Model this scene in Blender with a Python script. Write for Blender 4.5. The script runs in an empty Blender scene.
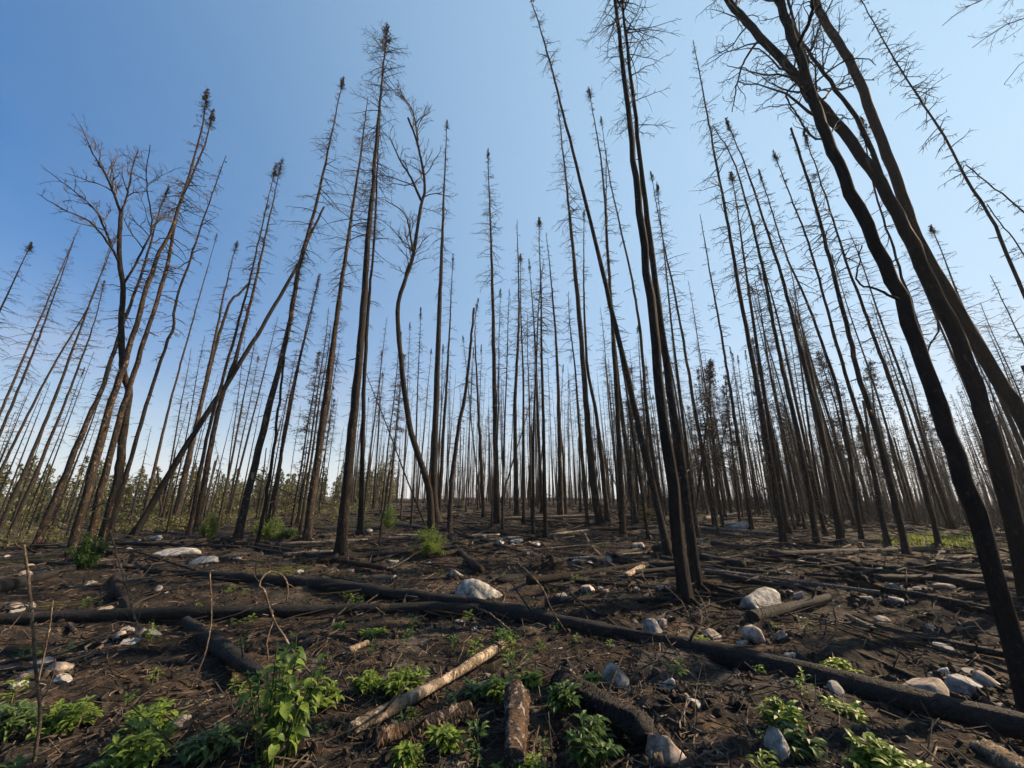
import bpy, math
import numpy as np
from mathutils import Vector, Matrix

# ------------------------------------------------------------------ camera, sky, sun
W, H, F = 1024, 768, 380.0
HORIZON = 497.0
TILT = math.atan((HORIZON - H / 2) / F)
CZ = 1.5
SUN_AZ, SUN_EL = math.radians(73), math.radians(32)

scene = bpy.context.scene
col = scene.collection
cam_d = bpy.data.cameras.new('camera')
cam = bpy.data.objects.new('camera', cam_d)
col.objects.link(cam)
cam.location = (0, 0, CZ)
cam.rotation_euler = (math.pi / 2 + TILT, 0, 0)
cam_d.sensor_width = 36
cam_d.lens = F / W * 36
cam_d.clip_start = 0.05
cam_d.clip_end = 3000
scene.camera = cam

world = bpy.data.worlds.new('World')
scene.world = world
world.use_nodes = True
wn = world.node_tree
bg = wn.nodes['Background']
sky = wn.nodes.new('ShaderNodeTexSky')
sky.sky_type = 'NISHITA'
sky.sun_disc = False
sky.sun_elevation = SUN_EL
sky.sun_rotation = SUN_AZ
sky.altitude = 300
sky.air_density = 1.0
sky.dust_density = 0.3
sky.ozone_density = 3.0
# thin smoke veil spread around the sun, pale haze low over the horizon, a few faint clouds
def wnode(t, **kw):
    n = wn.nodes.new(t)
    for k, v in kw.items(): setattr(n, k, v)
    return n
def wmath(op, a, b=None, clamp=False):
    n = wnode('ShaderNodeMath', operation=op, use_clamp=clamp)
    for i, v in enumerate((a, b)):
        if v is None: continue
        if isinstance(v, (int, float)): n.inputs[i].default_value = v
        else: wn.links.new(v, n.inputs[i])
    return n.outputs[0]
def wmix(f, a, b, mode='MIX'):
    n = wnode('ShaderNodeMix', data_type='RGBA', blend_type=mode)
    for i, v in ((0, f), (6, a), (7, b)):
        if isinstance(v, (int, float)): n.inputs[i].default_value = v
        elif isinstance(v, tuple): n.inputs[i].default_value = (*v, 1)
        else: wn.links.new(v, n.inputs[i])
    return n.outputs[2]
gm = wnode('ShaderNodeGamma'); gm.inputs[1].default_value = .6
hs = wnode('ShaderNodeHueSaturation'); hs.inputs['Saturation'].default_value = 2.0
wn.links.new(sky.outputs[0], gm.inputs[0]); wn.links.new(gm.outputs[0], hs.inputs['Color'])
tcw = wnode('ShaderNodeTexCoord'); sep = wnode('ShaderNodeSeparateXYZ')
wn.links.new(tcw.outputs['Generated'], sep.inputs[0])
SUNV = (math.sin(SUN_AZ) * math.cos(SUN_EL), math.cos(SUN_AZ) * math.cos(SUN_EL), math.sin(SUN_EL))
dot = wnode('ShaderNodeVectorMath', operation='DOT_PRODUCT'); dot.inputs[1].default_value = SUNV
wn.links.new(tcw.outputs['Generated'], dot.inputs[0])
veil = wmath('MULTIPLY', wmath('DIVIDE', wmath('ADD', dot.outputs['Value'], .25), 1.25, True), .76)
zc = wmath('MAXIMUM', sep.outputs['Z'], 0.0)
low = wmath('MULTIPLY', wmath('EXPONENT', wmath('MULTIPLY', zc, -4.8)), 1.0)
SK = 2.7
skc = wmix(1.0, hs.outputs[0], tuple(.218 * SK * c for c in (.66, 1.06, 1.22)), 'MULTIPLY')
skc = wmix(veil, skc, tuple(1.02 * SK * c for c in (.62, .86, 1.03)))
zs_ = wmath('ADD', zc, .06)
cv = wnode('ShaderNodeCombineXYZ')
wn.links.new(wmath('DIVIDE', sep.outputs['X'], zs_), cv.inputs[0]); wn.links.new(wmath('DIVIDE', sep.outputs['Y'], zs_), cv.inputs[1])
cn = wnode('ShaderNodeTexNoise'); cn.inputs['Scale'].default_value = .9; cn.inputs['Detail'].default_value = 6; cn.inputs['Roughness'].default_value = .55
wn.links.new(cv.outputs[0], cn.inputs['Vector'])
cl = wmath('MULTIPLY', wmath('MULTIPLY', wmath('SUBTRACT', cn.outputs['Fac'], .52), 4.0, True), wmath('EXPONENT', wmath('MULTIPLY', zc, -4.5)))
skc = wmix(wmath('MULTIPLY', cl, .7), skc, (.85 * SK, .79 * SK, .79 * SK))
skc = wmix(low, skc, (.84 * SK, .85 * SK, .88 * SK))
wn.links.new(skc, bg.inputs[0])
bg.inputs[1].default_value = 0.13

sun_d = bpy.data.lights.new('sun', 'SUN')
sun = bpy.data.objects.new('sun', sun_d)
col.objects.link(sun)
sun_d.energy = 5.0
sun_d.angle = math.radians(0.6)
sun_d.color = (1.0, 0.75, 0.49)
sdir = Vector((math.sin(SUN_AZ) * math.cos(SUN_EL), math.cos(SUN_AZ) * math.cos(SUN_EL), math.sin(SUN_EL)))
sun.rotation_euler = sdir.to_track_quat('Z', 'Y').to_euler()
sun.location = sdir * 60

vs = scene.view_settings
vs.view_transform = 'Standard'
vs.look = 'None'
vs.gamma = 1
vs.exposure = 1.5

# ------------------------------------------------------------------ maths helpers
rng = np.random.default_rng(11)

def _hash(i, j, seed):
    n = (i.astype(np.int64) * 374761393 + j.astype(np.int64) * 668265263 + seed * 2147483647) & 0xffffffff
    n = ((n ^ (n >> 13)) * 1274126177) & 0xffffffff
    n = (n ^ (n >> 16)) & 0xffffffff
    return n / 4294967295.0 * 2 - 1

def vnoise(x, y, seed=0):
    x = np.asarray(x, float); y = np.asarray(y, float)
    i, j = np.floor(x), np.floor(y)
    u, v = x - i, y - j
    u = u * u * (3 - 2 * u); v = v * v * (3 - 2 * v)
    a = _hash(i, j, seed); b = _hash(i + 1, j, seed)
    c = _hash(i, j + 1, seed); d = _hash(i + 1, j + 1, seed)
    return (a * (1 - u) + b * u) * (1 - v) + (c * (1 - u) + d * u) * v

def fbm(x, y, seed=0, o=3):
    s, a = 0, 1.0
    for k in range(o):
        s = s + a * vnoise(x * 2 ** k + 17 * k, y * 2 ** k - 9 * k, seed + k)
        a *= 0.5
    return s / 1.6

def sstep(a, b, x):
    t = np.clip((x - a) / (b - a), 0, 1)
    return t * t * (3 - 2 * t)

def ground(x, y):
    x = np.asarray(x, float); y = np.asarray(y, float)
    d = np.hypot(x, y)
    h = 0.22 * fbm(x / 8, y / 8, 1, 2) * sstep(2, 9, d)
    h = h + 0.13 * fbm(x / 1.7, y / 1.7, 5, 2)
    h = h - 1.5 * sstep(11, 30, -x - 0.1 * y) - 1.0 * sstep(15, 36, x - 0.1 * y)
    h = h + 0.9 * sstep(8, 55, d) * np.exp(-(np.arctan2(x, np.maximum(y, .01)) / .55) ** 2) * (y > 0)
    h = h + 3.0 * sstep(60, 200, -x) * sstep(40, 120, d)
    return h

def ground_fine(x, y):
    d = np.hypot(x, y)
    near = 1 - sstep(9, 30, d)
    return ground(x, y) + near * (0.075 * fbm(x / .42, y / .42, 9, 2) + 0.04 * fbm(x / .13, y / .13, 13, 2))

CT, ST = math.cos(TILT), math.sin(TILT)

def ray(px, py):
    u = (px - W / 2) / F; v = (H / 2 - py) / F
    d = np.array([u, CT - v * ST, ST + v * CT])
    return d                                  # depth along the axis = 1

TS = np.geomspace(1.2, 400, 2500)

def hit(px, py):
    """point of the ground seen at a pixel; returns point, axis depth"""
    d = ray(px, py)
    P = d[None] * TS[:, None]
    z = P[:, 2] + CZ
    g = ground(P[:, 0], P[:, 1])
    k = np.nonzero(z < g)[0]
    if len(k) == 0:
        t = 60.0
    else:
        t = TS[k[0]]
    p = d * t
    return np.array([p[0], p[1], float(ground(p[0], p[1]))]), t

CAMP = np.array([0, 0, CZ])

def on_plane(px, py, base, off=0.0):
    """point at a pixel on the upright plane through base that faces the camera, off metres farther"""
    d = ray(px, py)
    n = np.array([base[0], base[1], 0]); L = np.linalg.norm(n); n = n / L
    t = (L + off) / d.dot(n)
    return CAMP + d * t

def px_size(p):
    """metres per pixel across a standing thing at p"""
    v = p - CAMP
    dep = v[1] * CT + v[2] * ST
    return dep / F * math.cos(math.atan2(p[0], max(p[1], .01)))

def norm(v):
    return v / np.maximum(np.linalg.norm(v, axis=-1, keepdims=True), 1e-9)

def resample(P, n):
    """Catmull-Rom through P at n points"""
    P = np.asarray(P, float)
    if len(P) == 2:
        s = np.linspace(0, 1, n)[:, None]
        return P[0] * (1 - s) + P[1] * s
    Q = np.vstack([2 * P[0] - P[1], P, 2 * P[-1] - P[-2]])
    d = np.concatenate([[0], np.cumsum(np.linalg.norm(np.diff(P, axis=0), axis=1))])
    out = []
    for s in np.linspace(0, d[-1], n):
        i = min(max(int(np.searchsorted(d, s, side='right')) - 1, 0), len(P) - 2)
        t = (s - d[i]) / max(d[i + 1] - d[i], 1e-9)
        a, b, c, e = Q[i], Q[i + 1], Q[i + 2], Q[i + 3]
        out.append(.5 * ((2 * b) + (c - a) * t + (2 * a - 5 * b + 4 * c - e) * t * t + (3 * b - a - 3 * c + e) * t ** 3))
    return np.array(out)

# ------------------------------------------------------------------ mesh helpers
class MB:
    def __init__(s):
        s.v = []; s.f4 = []; s.f3 = []; s.n = 0
    def add(s, v, f4=None, f3=None):
        v = np.asarray(v, float).reshape(-1, 3)
        if f4 is not None and len(f4): s.f4.append(np.asarray(f4, np.int64).reshape(-1, 4) + s.n)
        if f3 is not None and len(f3): s.f3.append(np.asarray(f3, np.int64).reshape(-1, 3) + s.n)
        s.v.append(v); s.n += len(v)
    def tubes(s, P, R, sides=3, refs=None, close=False, lump=None):
        """P (B,S,3) centre lines, R (B,S) radii"""
        P = np.asarray(P, float); R = np.asarray(R, float)
        if P.ndim == 2: P = P[None]; R = R[None]
        B, S, _ = P.shape
        T = np.empty_like(P)
        T[:, 1:-1] = P[:, 2:] - P[:, :-2]
        T[:, 0] = P[:, 1] - P[:, 0]; T[:, -1] = P[:, -1] - P[:, -2]
        T = norm(T)
        A = norm(P[:, -1] - P[:, 0])
        ref = np.where(np.abs(A[:, 2:3]) > .75, np.array([[1., 0, 0]]), np.array([[0, 0, 1.]]))
        N = norm(np.cross(T, ref[:, None]))
        Bn = np.cross(T, N)
        th = np.arange(sides) / sides * 2 * math.pi
        rr = R[:, :, None] * np.ones(sides)
        if lump is not None: rr = rr * lump
        V = P[:, :, None] + rr[..., None] * (np.cos(th)[None, None, :, None] * N[:, :, None] + np.sin(th)[None, None, :, None] * Bn[:, :, None])
        idx = np.arange(B * S * sides).reshape(B, S, sides)
        a = idx[:, :-1]; b = idx[:, 1:]
        q = np.stack([a, np.roll(a, -1, 2), np.roll(b, -1, 2), b], -1).reshape(-1, 4)
        f3 = None
        vv = V.reshape(-1, 3)
        if close:
            ex = np.concatenate([P[:, 0], P[:, -1] + T[:, -1] * R[:, -1:] * .3])
            c0 = B * S * sides + np.arange(B); c1 = c0 + B
            t0 = np.stack([np.broadcast_to(c0[:, None], (B, sides)), np.roll(idx[:, 0], -1, 1), idx[:, 0]], -1)
            t1 = np.stack([np.broadcast_to(c1[:, None], (B, sides)), idx[:, -1], np.roll(idx[:, -1], -1, 1)], -1)
            f3 = np.concatenate([t0.reshape(-1, 3), t1.reshape(-1, 3)])
            vv = np.concatenate([vv, ex])
        s.add(vv, q, f3)
    def mesh(s, name, smooth=True):
        me = bpy.data.meshes.new(name)
        v = np.concatenate(s.v) if s.v else np.zeros((0, 3))
        f4 = np.concatenate(s.f4) if s.f4 else np.zeros((0, 4), np.int64)
        f3 = np.concatenate(s.f3) if s.f3 else np.zeros((0, 3), np.int64)
        me.vertices.add(len(v)); me.vertices.foreach_set('co', v.astype(np.float32).ravel())
        nl = len(f4) * 4 + len(f3) * 3
        me.loops.add(nl)
        me.loops.foreach_set('vertex_index', np.concatenate([f4.ravel(), f3.ravel()]).astype(np.int32))
        me.polygons.add(len(f4) + len(f3))
        st = np.concatenate([np.arange(len(f4)) * 4, len(f4) * 4 + np.arange(len(f3)) * 3]).astype(np.int32)
        me.polygons.foreach_set('loop_start', st)
        me.polygons.foreach_set('use_smooth', np.full(len(st), smooth))
        me.update(calc_edges=True)
        me.validate()
        return me

def link(name, me, mat=None, parent=None, loc=None, label=None, cat=None, group=None, kind=None):
    o = bpy.data.objects.new(name, me)
    col.objects.link(o)
    if me is not None and mat is not None and len(me.materials) == 0: me.materials.append(mat)
    if parent is not None: o.parent = parent
    if loc is not None: o.location = loc
    if label: o['label'] = label
    if cat: o['category'] = cat
    if group: o['group'] = group
    if kind: o['kind'] = kind
    return o

def copy_tree(o, parent=None):
    c = o.copy(); col.objects.link(c); c.parent = parent
    for ch in [k for k in bpy.data.objects if k.parent == o]: copy_tree(ch, c)
    return c

# ------------------------------------------------------------------ materials
def mat_new(name):
    m = bpy.data.materials.new(name); m.use_nodes = True
    nt = m.node_tree
    b = nt.nodes['Principled BSDF']
    b.inputs['Roughness'].default_value = .9
    b.inputs['Specular IOR Level'].default_value = .25
    return m, nt, b

def N(nt, t, **kw):
    n = nt.nodes.new(t)
    for k, v in kw.items():
        if k.startswith('_'): setattr(n, k[1:], v)
        else: n.inputs[k.replace('__', ' ')].default_value = v
    return n

def ramp(nt, fac, stops):
    r = nt.nodes.new('ShaderNodeValToRGB')
    e = r.color_ramp.elements
    e[0].position, e[0].color = stops[0][0], (*stops[0][1], 1)
    e[1].position, e[1].color = stops[1][0], (*stops[1][1], 1)
    for p, c in stops[2:]:
        x = e.new(p); x.color = (*c, 1)
    nt.links.new(fac, r.inputs[0])
    return r.outputs[0]

def mix(nt, fac, a, b, mode='MIX'):
    m = nt.nodes.new('ShaderNodeMix'); m.data_type = 'RGBA'; m.blend_type = mode
    for s, v in ((0, fac), (6, a), (7, b)):
        if hasattr(v, 'is_output') or isinstance(v, bpy.types.NodeSocket): nt.links.new(v, m.inputs[s])
        elif s == 0: m.inputs[0].default_value = v
        else: m.inputs[s].default_value = (*v, 1)
    return m.outputs[2]

def noise(nt, vec, scale, detail=4, rough=.6, dist=0.0):
    n = nt.nodes.new('ShaderNodeTexNoise')
    n.inputs['Scale'].default_value = scale; n.inputs['Detail'].default_value = detail
    n.inputs['Roughness'].default_value = rough; n.inputs['Distortion'].default_value = dist
    nt.links.new(vec, n.inputs['Vector'])
    return n.outputs['Fac']

def coords(nt, scale=(1, 1, 1), what='Object'):
    tc = nt.nodes.new('ShaderNodeTexCoord'); mp = nt.nodes.new('ShaderNodeMapping')
    mp.inputs['Scale'].default_value = scale
    nt.links.new(tc.outputs[what], mp.inputs[0])
    return mp.outputs[0]

def bump(nt, b, h, dist=.02, strength=.7):
    n = nt.nodes.new('ShaderNodeBump')
    n.inputs['Distance'].default_value = dist; n.inputs['Strength'].default_value = strength
    nt.links.new(h, n.inputs['Height']); nt.links.new(n.outputs[0], b.inputs['Normal'])

def bark(name, char, brown, tan, amount, zs=.3, bump_d=.02):
    """charred skin with patches of scorched brown bark and pale flakes"""
    m, nt, b = mat_new(name)
    v = coords(nt, (1, 1, zs))
    w = coords(nt, (1, 1, .55))
    oi = nt.nodes.new('ShaderNodeObjectInfo')
    add = nt.nodes.new('ShaderNodeVectorMath'); add.operation = 'ADD'
    sc = nt.nodes.new('ShaderNodeVectorMath'); sc.operation = 'SCALE'
    nt.links.new(oi.outputs['Location'], sc.inputs[0]); sc.inputs['Scale'].default_value = 1.7
    nt.links.new(w, add.inputs[0]); nt.links.new(sc.outputs[0], add.inputs[1])
    n1 = noise(nt, v, 26, 7, .75)
    n2 = noise(nt, add.outputs[0], 3.6, 6, .75, .4)
    n3 = noise(nt, add.outputs[0], 15, 5, .75, 1.0)
    base = ramp(nt, n1, [(.34, tuple(c * .6 for c in char)), (.68, tuple(c * 2.6 for c in char))])
    bro = ramp(nt, n1, [(.36, tuple(c * .22 for c in brown)), (.66, brown)])
    f = ramp(nt, n2, [(.58 - amount * .22, (0, 0, 0)), (.64 - amount * .22, (1, 1, 1))])
    c = mix(nt, f, base, bro)
    f2 = ramp(nt, n3, [(.60 - amount * .09, (0, 0, 0)), (.65 - amount * .09, (1, 1, 1))])
    c = mix(nt, f2, c, tan)
    ws = nt.nodes.new('ShaderNodeVectorMath'); ws.operation = 'MULTIPLY'; ws.inputs[1].default_value = (1, 1, .3)
    nt.links.new(add.outputs[0], ws.inputs[0])
    n7 = noise(nt, ws.outputs[0], 4.5, 4, .6, .3)
    c = mix(nt, ramp(nt, n7, [(.70 - amount * .06, (0, 0, 0)), (.73 - amount * .06, (1, 1, 1))]), c, tuple(min(.5, k * 1.5) for k in tan))
    nt.links.new(c, b.inputs['Base Color'])
    bump(nt, b, n1, bump_d * 2.2, 1.0)
    b.inputs['Roughness'].default_value = .9
    b.inputs['Specular IOR Level'].default_value = .12
    return m

M = {}
M['bark_brown'] = bark('scorched_brown_bark', (.012, .011, .0105), (.052, .037, .026), (.15, .102, .067), .38)
M['bark_dark'] = bark('charred_dark_bark', (.009, .0085, .0083), (.034, .024, .017), (.09, .06, .04), .28)
M['bark_black'] = bark('black_char', (.007, .0068, .007), (.015, .0125, .011), (.04, .031, .024), .12)
M['bark_birch'] = bark('scorched_birch_bark', (.030, .026, .023), (.14, .11, .085), (.26, .21, .165), .45)
def char_log():
    m, nt, b = mat_new('charred_log')
    v = coords(nt); v2 = coords(nt, (1, 1, 1))
    vo = nt.nodes.new('ShaderNodeTexVoronoi'); vo.feature = 'DISTANCE_TO_EDGE'; vo.inputs['Scale'].default_value = 19
    vo.inputs['Randomness'].default_value = 1
    n0 = noise(nt, v, 7, 4, .7)
    dm = nt.nodes.new('ShaderNodeVectorMath'); dm.operation = 'SCALE'; dm.inputs['Scale'].default_value = 1.0
    ad = nt.nodes.new('ShaderNodeVectorMath'); ad.operation = 'ADD'
    sc = nt.nodes.new('ShaderNodeMath'); sc.operation = 'MULTIPLY'; sc.inputs[1].default_value = .12
    nt.links.new(n0, sc.inputs[0]); nt.links.new(v, ad.inputs[0]); nt.links.new(sc.outputs[0], ad.inputs[1]); nt.links.new(ad.outputs[0], vo.inputs['Vector'])
    n1 = noise(nt, v2, 45, 7, .75); n2 = noise(nt, v2, 2.4, 5, .7, .5); n3 = noise(nt, v2, 11, 6, .75)
    c = ramp(nt, n1, [(.34, (.006, .006, .0065)), (.68, (.024, .0235, .024))])
    dirt = ramp(nt, n1, [(.34, (.02, .015, .011)), (.66, (.085, .064, .047))])
    c = mix(nt, ramp(nt, n2, [(.60, (0, 0, 0)), (.68, (.8, .8, .8))]), c, dirt)
    c = mix(nt, ramp(nt, n3, [(.66, (0, 0, 0)), (.70, (1, 1, 1))]), c, (.11, .10, .09))
    nt.links.new(c, b.inputs['Base Color'])
    b.inputs['Roughness'].default_value = .8; b.inputs['Specular IOR Level'].default_value = .15
    e = ramp(nt, vo.outputs['Distance'], [(.0, (0, 0, 0)), (.09, (1, 1, 1))])
    mu = nt.nodes.new('ShaderNodeMath'); mu.operation = 'ADD'
    nt.links.new(e, mu.inputs[0]); nt.links.new(n1, mu.inputs[1])
    bump(nt, b, mu.outputs[0], .016, .8)
    return m
M['log_char'] = char_log()
M['log_char_plain'] = bark('charred_pole', (.013, .013, .014), (.034, .031, .029), (.085, .078, .07), .2, 1.0, .015)
M['log_grey'] = bark('weathered_grey_log', (.05, .045, .04), (.16, .14, .12), (.26, .23, .2), .6, 1.0, .01)
M['log_tan'] = bark('bleached_tan_log', (.03, .024, .019), (.23, .18, .13), (.36, .30, .235), .8, 1.0, .012)
M['log_red'] = bark('scorched_reddish_wood', (.016, .014, .013), (.13, .085, .058), (.27, .21, .165), .45, 1.0, .02)
M['log_scar'] = bark('greyed_split_wood', (.02, .018, .017), (.15, .10, .072), (.28, .245, .22), .5, 1.0, .02)
M['stick_pale'] = bark('pale_dead_stick', (.03, .024, .019), (.16, .118, .08), (.25, .2, .145), .55, 1.0, .004)

def simple(name, stops, scale=8, rough=.85, bd=0, detail=5, what='Object', per_obj=0.0, spec=.25):
    m, nt, b = mat_new(name)
    v = coords(nt, what=what)
    n = noise(nt, v, scale, detail, .65)
    c = ramp(nt, n, stops)
    if per_obj:
        oi = nt.nodes.new('ShaderNodeObjectInfo')
        hs = nt.nodes.new('ShaderNodeHueSaturation')
        mr = nt.nodes.new('ShaderNodeMapRange')
        mr.inputs['To Min'].default_value = 1 - per_obj; mr.inputs['To Max'].default_value = 1 + per_obj
        nt.links.new(oi.outputs['Random'], mr.inputs[0])
        nt.links.new(mr.outputs[0], hs.inputs['Value']); nt.links.new(c, hs.inputs['Color'])
        c = hs.outputs[0]
    nt.links.new(c, b.inputs['Base Color'])
    b.inputs['Roughness'].default_value = rough
    b.inputs['Specular IOR Level'].default_value = spec
    if bd: bump(nt, b, n, bd, .8)
    return m

M['twig'] = simple('charred_twig', [(.3, (.022, .018, .015)), (.7, (.055, .042, .032))], 4)
M['twig_birch'] = simple('dead_birch_twig', [(.3, (.035, .029, .025)), (.7, (.10, .08, .065))], 4)
M['cone'] = simple('burnt_cone_cluster', [(.3, (.010, .009, .008)), (.7, (.035, .027, .02))], 20)
M['needle'] = simple('scorched_brown_needle', [(.3, (.022, .016, .011)), (.7, (.06, .042, .026))], 2)
M['rock_grey'] = simple('grey_granite', [(.3, (.035, .034, .033)), (.46, (.14, .137, .134)), (.62, (.31, .303, .295))], 13, .9, .03, 10, per_obj=.25)
M['rock_tan'] = simple('scorched_tan_granite', [(.3, (.045, .036, .031)), (.46, (.17, .14, .12)), (.62, (.33, .28, .245))], 12, .9, .03, 10, per_obj=.25)
M['rock_white'] = simple('pale_granite', [(.3, (.06, .057, .054)), (.46, (.19, .183, .175)), (.66, (.37, .36, .345))], 12, .9, .02, 10, per_obj=.2)
M['clod'] = simple('charred_soil_clod', [(.3, (.007, .0065, .006)), (.55, (.02, .016, .013)), (.75, (.075, .053, .038))], 6, .95, 0, 6)
M['chip'] = simple('wood_chip_litter', [(.34, (.011, .010, .0095)), (.5, (.036, .029, .024)), (.6, (.095, .076, .06)), (.72, (.30, .265, .235))], 9, .9, 0, 8)
M['branch_litter'] = simple('charred_branch_litter', [(.34, (.006, .0056, .0052)), (.55, (.02, .0165, .014)), (.68, (.11, .09, .075))], 1.3, .9, 0, 8)
M['litter_twig'] = simple('fallen_twig_litter', [(.32, (.012, .010, .009)), (.5, (.035, .027, .021)), (.66, (.15, .115, .09))], 5, .9, 0, 8)

def leafmat(name, a, bcol, trans=.35):
    m, nt, b = mat_new(name)
    v = coords(nt)
    n = noise(nt, v, 9, 3, .6)
    c = ramp(nt, n, [(.3, a), (.7, bcol)])
    nt.links.new(c, b.inputs['Base Color'])
    b.inputs['Roughness'].default_value = .5
    tr = nt.nodes.new('ShaderNodeBsdfTranslucent')
    hs = nt.nodes.new('ShaderNodeHueSaturation'); hs.inputs['Value'].default_value = 1.5
    nt.links.new(c, hs.inputs['Color']); nt.links.new(hs.outputs[0], tr.inputs[0])
    mx = nt.nodes.new('ShaderNodeMixShader'); mx.inputs[0].default_value = trans
    nt.links.new(b.outputs[0], mx.inputs[1]); nt.links.new(tr.outputs[0], mx.inputs[2])
    nt.links.new(mx.outputs[0], nt.nodes['Material Output'].inputs[0])
    return m
M['leaf'] = leafmat('weed_leaf', (.055, .10, .016), (.17, .235, .04), .42)
M['leaf_dark'] = leafmat('broad_leaf', (.022, .05, .012), (.06, .11, .022))
M['leaf_blue'] = leafmat('dull_green_leaf', (.035, .065, .024), (.09, .14, .05))
M['leaf_yellow'] = leafmat('yellowing_leaf', (.30, .20, .04), (.42, .32, .06))
M['grass'] = leafmat('new_grass', (.10, .15, .02), (.22, .27, .04))
M['olive'] = leafmat('distant_foliage', (.035, .042, .014), (.085, .088, .028), .2)
M['undergrowth'] = leafmat('valley_undergrowth', (.045, .05, .016), (.125, .115, .036), .25)

def ground_material():
    m, nt, b = mat_new('burnt_ground')
    v = coords(nt)
    n1 = noise(nt, v, .55, 5, .65)
    n2 = noise(nt, v, 2.6, 8, .72, .4)
    n3 = noise(nt, v, 17, 8, .75)
    n4 = noise(nt, v, 60, 4, .7)
    n5 = noise(nt, v, .33, 4, .6, .5)
    char = ramp(nt, n3, [(.34, (.004, .0039, .0038)), (.7, (.022, .0195, .0175))])
    duff = ramp(nt, n3, [(.30, (.012, .009, .006)), (.50, (.052, .035, .024)), (.70, (.175, .12, .08))])
    ash = ramp(nt, n3, [(.3, (.05, .046, .042)), (.75, (.19, .175, .16))])
    f1 = ramp(nt, n2, [(.45, (0, 0, 0)), (.62, (1, 1, 1))])
    c = mix(nt, f1, char, duff)
    f2 = ramp(nt, n4, [(.62, (0, 0, 0)), (.70, (.7, .7, .7))])
    c = mix(nt, f2, c, ash)
    n6 = noise(nt, v, 1.3, 5, .7, .8)
    f4 = ramp(nt, n6, [(.48, (0, 0, 0)), (.60, (.9, .9, .9))])
    c = mix(nt, f4, c, char)
    n8 = noise(nt, v, .8, 6, .7, .9)
    gry = ramp(nt, n3, [(.32, (.014, .013, .0125)), (.55, (.07, .065, .06)), (.75, (.22, .205, .19))])
    soil = ramp(nt, n3, [(.32, (.017, .012, .009)), (.52, (.078, .054, .037)), (.72, (.18, .13, .092))])
    n9 = noise(nt, v, .62, 5, .65, .7)
    c = mix(nt, ramp(nt, n9, [(.55, (0, 0, 0)), (.63, (.85, .85, .85))]), c, soil)
    c = mix(nt, ramp(nt, n8, [(.53, (0, 0, 0)), (.62, (.9, .9, .9))]), c, gry)
    moss = ramp(nt, n3, [(.3, (.02, .028, .007)), (.7, (.075, .085, .02))])
    f3 = ramp(nt, n5, [(.56, (0, 0, 0)), (.68, (.7, .7, .7))])
    c = mix(nt, f3, c, moss)
    nt.links.new(c, b.inputs['Base Color'])
    b.inputs['Roughness'].default_value = .95
    b.inputs['Specular IOR Level'].default_value = .12
    ad = nt.nodes.new('ShaderNodeMath'); ad.operation = 'ADD'
    nt.links.new(n3, ad.inputs[0]); nt.links.new(n4, ad.inputs[1])
    bump(nt, b, ad.outputs[0], .03, 1.0)
    return m
M['ground'] = ground_material()

# ------------------------------------------------------------------ ground sheet
def build_ground():
    fr = np.radians(np.linspace(-64, 64, 500))
    bk = np.radians(np.linspace(64, 296, 62))[1:-1]
    az = np.concatenate([fr, bk]); na = len(az)
    r = np.concatenate([[.35], np.geomspace(.8, 2.3, 12)[:-1], np.geomspace(2.3, 30, 245)[:-1], np.geomspace(30, 420, 60)])
    nr = len(r)
    X = r[:, None] * np.sin(az)[None]; Y = r[:, None] * np.cos(az)[None]
    Z = ground_fine(X, Y)
    V = np.stack([X, Y, Z], -1).reshape(-1, 3)
    idx = np.arange(nr * na).reshape(nr, na)
    a = idx[:-1]; b = idx[1:]
    q = np.stack([a, b, np.roll(b, -1, 1), np.roll(a, -1, 1)], -1).reshape(-1, 4)
    mb = MB()
    V = np.concatenate([V, [[0, 0, float(ground(0, 0))]]])
    c = nr * na
    f3 = np.stack([np.full(na, c), idx[0], np.roll(idx[0], -1)], -1)
    mb.add(V, q[:, ::-1], f3[:, ::-1])
    me = mb.mesh('ground')
    # make sure the faces look up
    if me.polygons[0].normal.z < 0: me.flip_normals()
    link('ground', me, M['ground'], kind='structure')
build_ground()

# ------------------------------------------------------------------ tree building
def trunk_radius(t, r0, r1):
    return r1 + (r0 - r1) * (1 - t) ** .9

def trunk_mesh(C, R, sides, r, flare=.7, name='trunk'):
    S = len(C)
    th = np.arange(sides) / sides * 2 * math.pi
    d = np.concatenate([[0], np.cumsum(np.linalg.norm(np.diff(C, axis=0), axis=1))])
    ph = r.uniform(0, 6.28, 8)
    lump = 1 + .045 * np.sin(3 * th[None] + d[:, None] * 1.3 + ph[0]) + .035 * np.sin(5 * th[None] - d[:, None] * 3.1 + ph[1]) \
        + .03 * np.sin(2 * th[None] + d[:, None] * 7.3 + ph[2]) + r.normal(0, .04, (S, sides))
    k = r.integers(4, 6)
    fl = flare * np.exp(-np.maximum(d - .14, 0) / (R[0] * 2.0 + .03))
    lump = lump + fl[:, None] * (.55 + .55 * np.cos(k * th[None] + ph[3]))
    mb = MB()
    mb.tubes(C, R, sides, close=True, lump=lump[None])
    return mb.mesh(name)

def perp_frame(T):
    ref = np.where(np.abs(T[..., 2:3]) > .9, np.array([1., 0, 0]), np.array([0, 0, 1.]))
    A = norm(np.cross(T, ref)); return A, np.cross(T, A)

def at(C, R, t):
    x = t * (len(C) - 1); i = np.clip(x.astype(int), 0, len(C) - 2); f = (x - i)[:, None]
    p = C[i] * (1 - f) + C[i + 1] * f
    return p, norm(C[i + 1] - C[i]), R[i] * (1 - f[:, 0]) + R[i + 1] * f[:, 0]

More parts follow.
